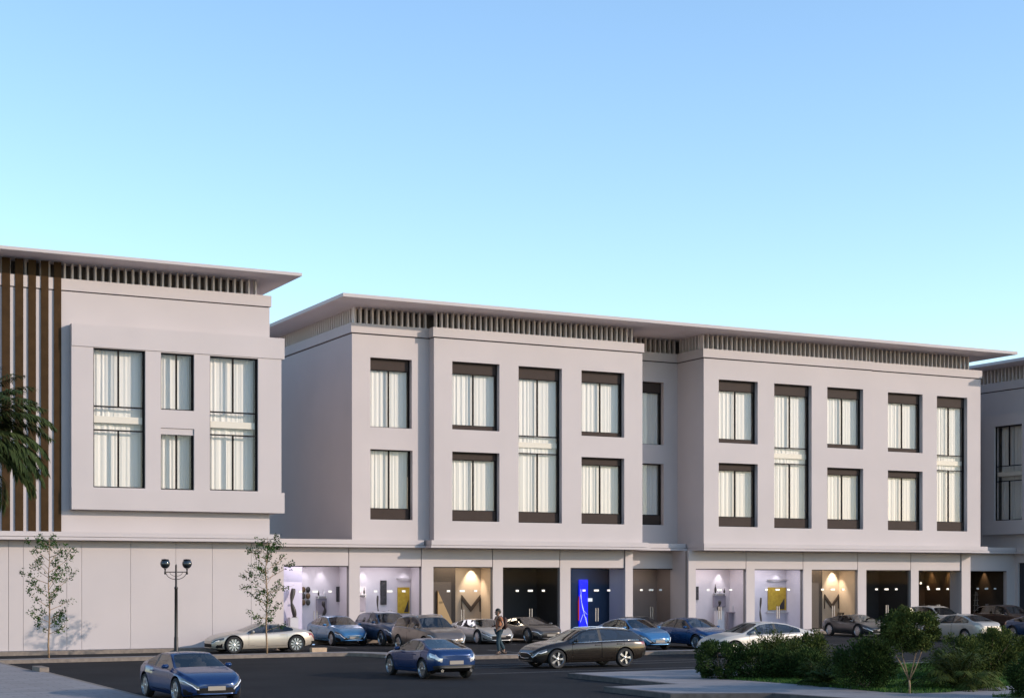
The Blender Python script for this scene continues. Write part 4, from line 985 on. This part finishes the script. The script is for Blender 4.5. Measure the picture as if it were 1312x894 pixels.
slim_tree('slim young tree with sparse leaves at the left, under the palm fronds', 13.06, 64.75, .14, 4.75, 3)
slim_tree('slim young tree with sparse leaves in front of the champagne coupe', 21.84, 64.2, .14, 4.85, 8, .85)
fronds('palm_tree', 'palm with drooping green fronds cut by the left edge', 7.60, 50, .09, 130, 2.75, 58, .50, .046, leafmat('palm_leaf', (.060, .082, .030), (.022, .036, .012)), 5, droop=.42, lift=(-1.5, 1.2), trunk=(7.5, .2))
# planting bed
def lawn(pts, n, seed):
    mb = MB(); mb.v = [(x, y, .157) for x, y in pts]; mb.f = [tuple(range(len(pts)))]
    struct(mb.build('lawn', GREENBASE))
    r = random.Random(seed); g = MB(); xs_ = [p[0] for p in pts]; ys_ = [p[1] for p in pts]
    def inside(x, y):
        c = False
        for i in range(len(pts)):
            (a, b), (e, f) = pts[i-1], pts[i]
            if (b > y) != (f > y) and x < (e-a)*(y-b)/(f-b)+a: c = not c
        return c
    while len(g.f) < n:
        x, y = r.uniform(min(xs_), max(xs_)), r.uniform(min(ys_), max(ys_))
        if not inside(x, y): continue
        a = r.uniform(0, 6.3); w = r.uniform(.012,.022); h = r.uniform(.04,.10); dx, dy = cos(a)*w, sin(a)*w
        g.tri((x-dx,y-dy,.155),(x+dx,y+dy,.155),(x+r.uniform(-.04,.04),y+r.uniform(-.04,.04),.157+h))
    stuff(g.build('grass', leafmat('grass_blade', (.062, .125, .028), (.030, .070, .014))))
lawn([(28.9,41.5),(29.3,39.6),(29.45,38.2),(29.55,34.6),(30.0,33.85),(31.0,33.75),(34.3,34.9),(46,37.5),(46,45.6),(32.5,45.6),(30.0,42.1)], 42000, 1)
lawn([(30.9,31.9),(31.4,32.4),(40,34.6),(46,36),(46,26),(33,26.5)], 9000, 2)
shrub('shrub', 'dark bush at the left end of the planting bed', 29.05, 41.75, .15, .72, .6, 1.02, 3600, .085, LEAF_A, 11, boxy=.3)
shrub('shrub', 'dark bush second from the left end of the planting bed', 30.0, 41.2, .15, .75, .6, .96, 3400, .085, LEAF_A, 12, boxy=.2)
shrub('shrub', 'leafy bush below the spiky plant', 30.85, 40.6, .15, .7, .6, 1.0, 3000, .08, LEAF_A, 13)
shrub('shrub', 'olive bush right of the spiky plant, in front of the white sedan', 32.7, 43.4, .15, .95, .7, 1.22, 4200, .09, LEAF_B, 14)
shrub('shrub', 'olive bush behind the feathery dark one', 34.1, 43.9, .15, .95, .7, 1.2, 4000, .09, LEAF_B, 15)
shrub('shrub', 'dark bush in front of the white sedan, left of the feathery one', 31.2, 39.9, .15, .75, .6, .88, 3200, .08, LEAF_A, 16)
fronds('feathery_shrub', 'small dark feathery bush at the front of the bed', 29.9, 37.7, .15, 44, .95, 26, .22, .030, LEAF_A, 18, droop=.35, lift=(.1,1.45), cat='shrub', group='shrubs in the planting bed')
fronds('spiky_plant', 'spiky upright plant in front of the white sedan door', 31.45, 42.4, .15, 34, 1.6, 14, .46, .045, LEAF_B, 19, droop=.14, lift=(.55,1.5), cat='plant', group='shrubs in the planting bed')
shrub('shrub', 'big round dark bush left of the small tree', 29.98, 35.9, .15, .95, .85, 1.42, 7000, .085, LEAF_A, 20, clumps=50)
fronds('spiky_shrub', 'arching palm like bush right of the small tree', 32.45, 34.85, .15, 46, 1.45, 28, .36, .036, LEAF_B, 22, droop=.38, lift=(.25,1.45), cat='shrub', group='shrubs in the planting bed')
shrub('shrub', 'olive hedge bush at the right, above the path', 35.4, 37.9, .15, .95, .75, 1.35, 4600, .08, LEAF_B, 23)
shrub('shrub', 'olive hedge bush at the right edge above the path', 36.9, 38.2, .15, .95, .75, 1.5, 4600, .08, LEAF_B, 24)
shrub('shrub', 'olive hedge bush farthest right, cut by the frame', 38.3, 38.7, .15, .9, .75, 1.5, 4000, .08, LEAF_B, 26)
shrub('shrub', 'dark bush in the bottom right corner beyond the path', 31.75, 31.4, .15, .72, .7, 1.1, 4200, .075, LEAF_A, 27)
# small tree with several stems
r = random.Random(31); t = thing('small_tree', 'small round crowned tree with pale stems in the planting bed', 'tree', (29.9, 33.98, .15))
tk = MB(); tk.tube([(0,0,0),(.01,0,.2),(0,.01,.36)], [.030,.025,.025], 8)
cl = []
for i in range(6):
    az = i*1.05+.3; e = Vector((cos(az)*.42, sin(az)*.40, 1.25+r.uniform(-.1,.2)))
    tk.tube([(0,.01,.34), (e.x*.50+r.uniform(-.04,.04), e.y*.5, .74), (e.x*.72+r.uniform(-.05,.05), e.y*.8, 1.0), tuple(e)], [.016,.012,.010,.006], 6)
tk.build('trunk', BARKP, t, True)
fo = MB()
for i in range(58):
    v = rv(r); v = v.normalized()*(v.length**.5); cl.append((Vector((v.x*.74, v.y*.74, 1.72+v.z*.50)), r.uniform(.13,.25)))
for i in range(12000):
    c, cr = cl[r.randrange(len(cl))]; p = c+rv(r)*cr; d = ((p-Vector((0,0,1.4))).normalized()*.6+rv(r)+Vector((0,0,-.1))).normalized()
    leaf(fo, p, d, rv(r).normalized(), r.uniform(.055,.10), r.uniform(.03,.05))
stuff(fo.build('foliage', LEAF_B, t))

# ================================================================== the walking person
def skin_mesh(name, pts, edges, root, sub=2, m=None, parent=None):
    me = bpy.data.meshes.new(name); me.from_pydata([p[:3] for p in pts], edges, [])
    o = bpy.data.objects.new(name, me); C.objects.link(o)
    o.modifiers.new('skin', 'SKIN'); 
    if not me.skin_vertices: me.skin_vertices_add() if hasattr(me, 'skin_vertices_add') else None
    if me.skin_vertices:
        for i, p in enumerate(pts):
            rr = p[3] if isinstance(p[3], tuple) else (p[3], p[3]); me.skin_vertices[0].data[i].radius = rr
        me.skin_vertices[0].data[root].use_root = True
    s_ = o.modifiers.new('sub', 'SUBSURF'); s_.levels = sub; s_.render_levels = sub
    dg = bpy.context.evaluated_depsgraph_get(); dg.update()
    ev = bpy.data.meshes.new_from_object(o.evaluated_get(dg)); ev.name = name
    bpy.data.objects.remove(o)
    ev.materials.clear(); ev.materials.append(m); ev.shade_smooth()
    o2 = bpy.data.objects.new(name, ev); C.objects.link(o2); o2.parent = parent
    return o2
SKIN = mat('skin_tone', (.26, .15, .10), .55); HAIR = mat('dark_hair', (.012, .010, .009), .6); SHIRT = mat('rust_shirt', (.30, .115, .055), .8, noise=.15, scale=9); JEANS = mat('teal_jeans', (.012, .035, .05), .8, noise=.2, scale=12); SHOE = mat('brown_shoe', (.05, .03, .02), .6); PACK = mat('dark_backpack', (.035, .015, .013), .7)
PZ = .143
P = tag(bpy.data.objects.new('person', None), 'person in rust shirt and dark jeans with dark backpack walking left along the kerb', 'person'); bpy.data.objects.remove(P)
# facing -x, near side is -y
pts = [(0,0,.98,.12), (0,0,1.15,.115), (-.01,0,1.32,(.13,.10)), (-.01,0,1.46,.10), (-.03,0,1.53,.055), (-.045,0,1.60,.075), (-.05,0,1.69,.098), (-.045,0,1.78,.075),      # 0-7 pelvis to crown
       (0,-.10,.93,.09), (-.09,-.10,.52,.06), (-.03,-.10,.12,.042), (-.13,-.11,.05,.035),      # 8-11 near leg (forward)
       (0,.10,.93,.09), (.10,.10,.54,.06), (.30,.10,.17,.042), (.24,.10,.06,.035),              # 12-15 far leg (behind)
       (0,-.20,1.45,.052), (.07,-.25,1.18,.042), (-.09,-.22,1.02,.034), (-.13,-.21,.99,.03),       # 16-19 near arm, hand at hip
       (0,.20,1.45,.052), (.03,.24,1.17,.042), (-.13,.20,1.12,.034), (-.18,.17,1.14,.03)]            # 20-23 far arm
ed = [(0,1),(1,2),(2,3),(3,4),(4,5),(5,6),(6,7),(0,8),(8,9),(9,10),(10,11),(0,12),(12,13),(13,14),(14,15),(3,16),(16,17),(17,18),(18,19),(3,20),(20,21),(21,22),(22,23)]
for sgn, base in ((-1, 19), (1, 23)):                       # fingers and thumb
    b = pts[base]
    for k in range(4):
        y0 = b[1]+(k-1.5)*.014; i0 = len(pts)
        ln = (.055,.065,.062,.048)[k]
        pts += [(b[0]-.035, y0, b[2]-.01, .009), (b[0]-.035-ln*.6, y0, b[2]-.02-ln*.3, .008), (b[0]-.03-ln*.7, y0, b[2]-.03-ln*.75, .007)]
        ed += [(base, i0), (i0, i0+1), (i0+1, i0+2)]
    i0 = len(pts); pts += [(b[0]-.02, b[1]-sgn*.03, b[2]+.015, .009), (b[0]-.055, b[1]-sgn*.035, b[2]+.005, .007)]; ed += [(base, i0), (i0, i0+1)]
body = skin_mesh('person', pts, ed, 0, 2, SKIN)
body.location = (30.05, 59.0, PZ); body.scale = (1.04, 1.04, 1.04)
tag(body, 'person in rust shirt and dark jeans with dark backpack walking left along the kerb', 'person')
bm = bmesh.new()                                              # face: nose, ears, eyes, brows, mouth
def ell(bm, c, s, seg=10):
    r_ = bmesh.ops.create_uvsphere(bm, u_segments=seg, v_segments=seg-2, radius=1, matrix=Matrix.Translation(c) @ Matrix.Diagonal((*s, 1)))
ell(bm, (-.155,0,1.675), (.025,.016,.028)); ell(bm, (-.05,-.098,1.68), (.022,.012,.034)); ell(bm, (-.05,.098,1.68), (.022,.012,.034))
me = bpy.data.meshes.new('nose_and_ears'); bm.to_mesh(me); bm.free(); me.materials.append(SKIN); me.shade_smooth(); inst('nose_and_ears', me, body)
bm = bmesh.new(); ell(bm, (-.135,-.036,1.705), (.014,.020,.009)); ell(bm, (-.135,.036,1.705), (.014,.020,.009)); ell(bm, (-.135,0,1.635), (.012,.026,.006))
me = bpy.data.meshes.new('eyes_and_mouth'); bm.to_mesh(me); bm.free(); me.materials.append(HAIR); inst('eyes_and_mouth', me, body)
bm = bmesh.new(); ell(bm, (-.03,0,1.755), (.108,.100,.085), 14); ell(bm, (.015,0,1.70), (.085,.098,.09), 14); ell(bm, (-.105,0,1.61), (.045,.062,.030), 12)
me = bpy.data.meshes.new('hair'); bm.to_mesh(me); bm.free(); me.materials.append(HAIR); me.shade_smooth(); inst('hair', me, body)
skin_mesh('shirt', [(0,0,.96,.145),(0,0,1.12,.135),(-.01,0,1.32,(.155,.125)),(-.01,0,1.45,.115),(-.02,0,1.50,.075),(0,-.19,1.455,.072),(.035,-.225,1.31,.062),(0,.19,1.455,.072),(.015,.225,1.31,.062)], [(0,1),(1,2),(2,3),(3,4),(3,5),(5,6),(3,7),(7,8)], 0, 2, SHIRT, body)
skin_mesh('trousers', [(0,0,1.0,.135),(0,-.10,.92,.105),(-.09,-.10,.52,.078),(-.03,-.10,.13,.066),(0,.10,.92,.105),(.10,.10,.54,.078),(.295,.10,.19,.066)], [(0,1),(1,2),(2,3),(0,4),(4,5),(5,6)], 0, 2, JEANS, body)
for pp, rot in (((-.07,-.105,.055), 0), ((.28,.10,.085), .55)):
    bm = bmesh.new(); ell(bm, (-.02,0,0), (.135,.048,.05), 12); ell(bm, (.06,0,.03), (.06,.05,.06), 10)
    for v in bm.verts: v.co.z = max(v.co.z, -.045)
    me = bpy.data.meshes.new('shoe'); bm.to_mesh(me); bm.free(); me.materials.append(SHOE); me.shade_smooth(); inst('shoe', me, body, pp, (0, rot, 0))
bm = bmesh.new(); bmesh.ops.create_cube(bm, size=1, matrix=Matrix.Translation((.235,0,1.24)) @ Matrix.Diagonal((.20,.32,.48,1))); bmesh.ops.bevel(bm, geom=bm.edges[:], offset=.06, segments=3, affect='EDGES')
me = bpy.data.meshes.new('backpack'); bm.to_mesh(me); bm.free(); me.materials.append(PACK); me.shade_smooth()
bp_ = inst('backpack', me, None, body.location, None); bp_.scale = body.scale; tag(bp_, 'dark reddish backpack on the back of the walking person', 'backpack')
for s_ in (-1, 1): MB().tube([(.14,s_*.12,1.42),(.05,s_*.125,1.545),(-.07,s_*.125,1.50),(-.15,s_*.12,1.34),(-.11,s_*.15,1.15),(.10,s_*.16,1.08)], .018, 6).build('strap', PACK, bp_, True)
#NEXT
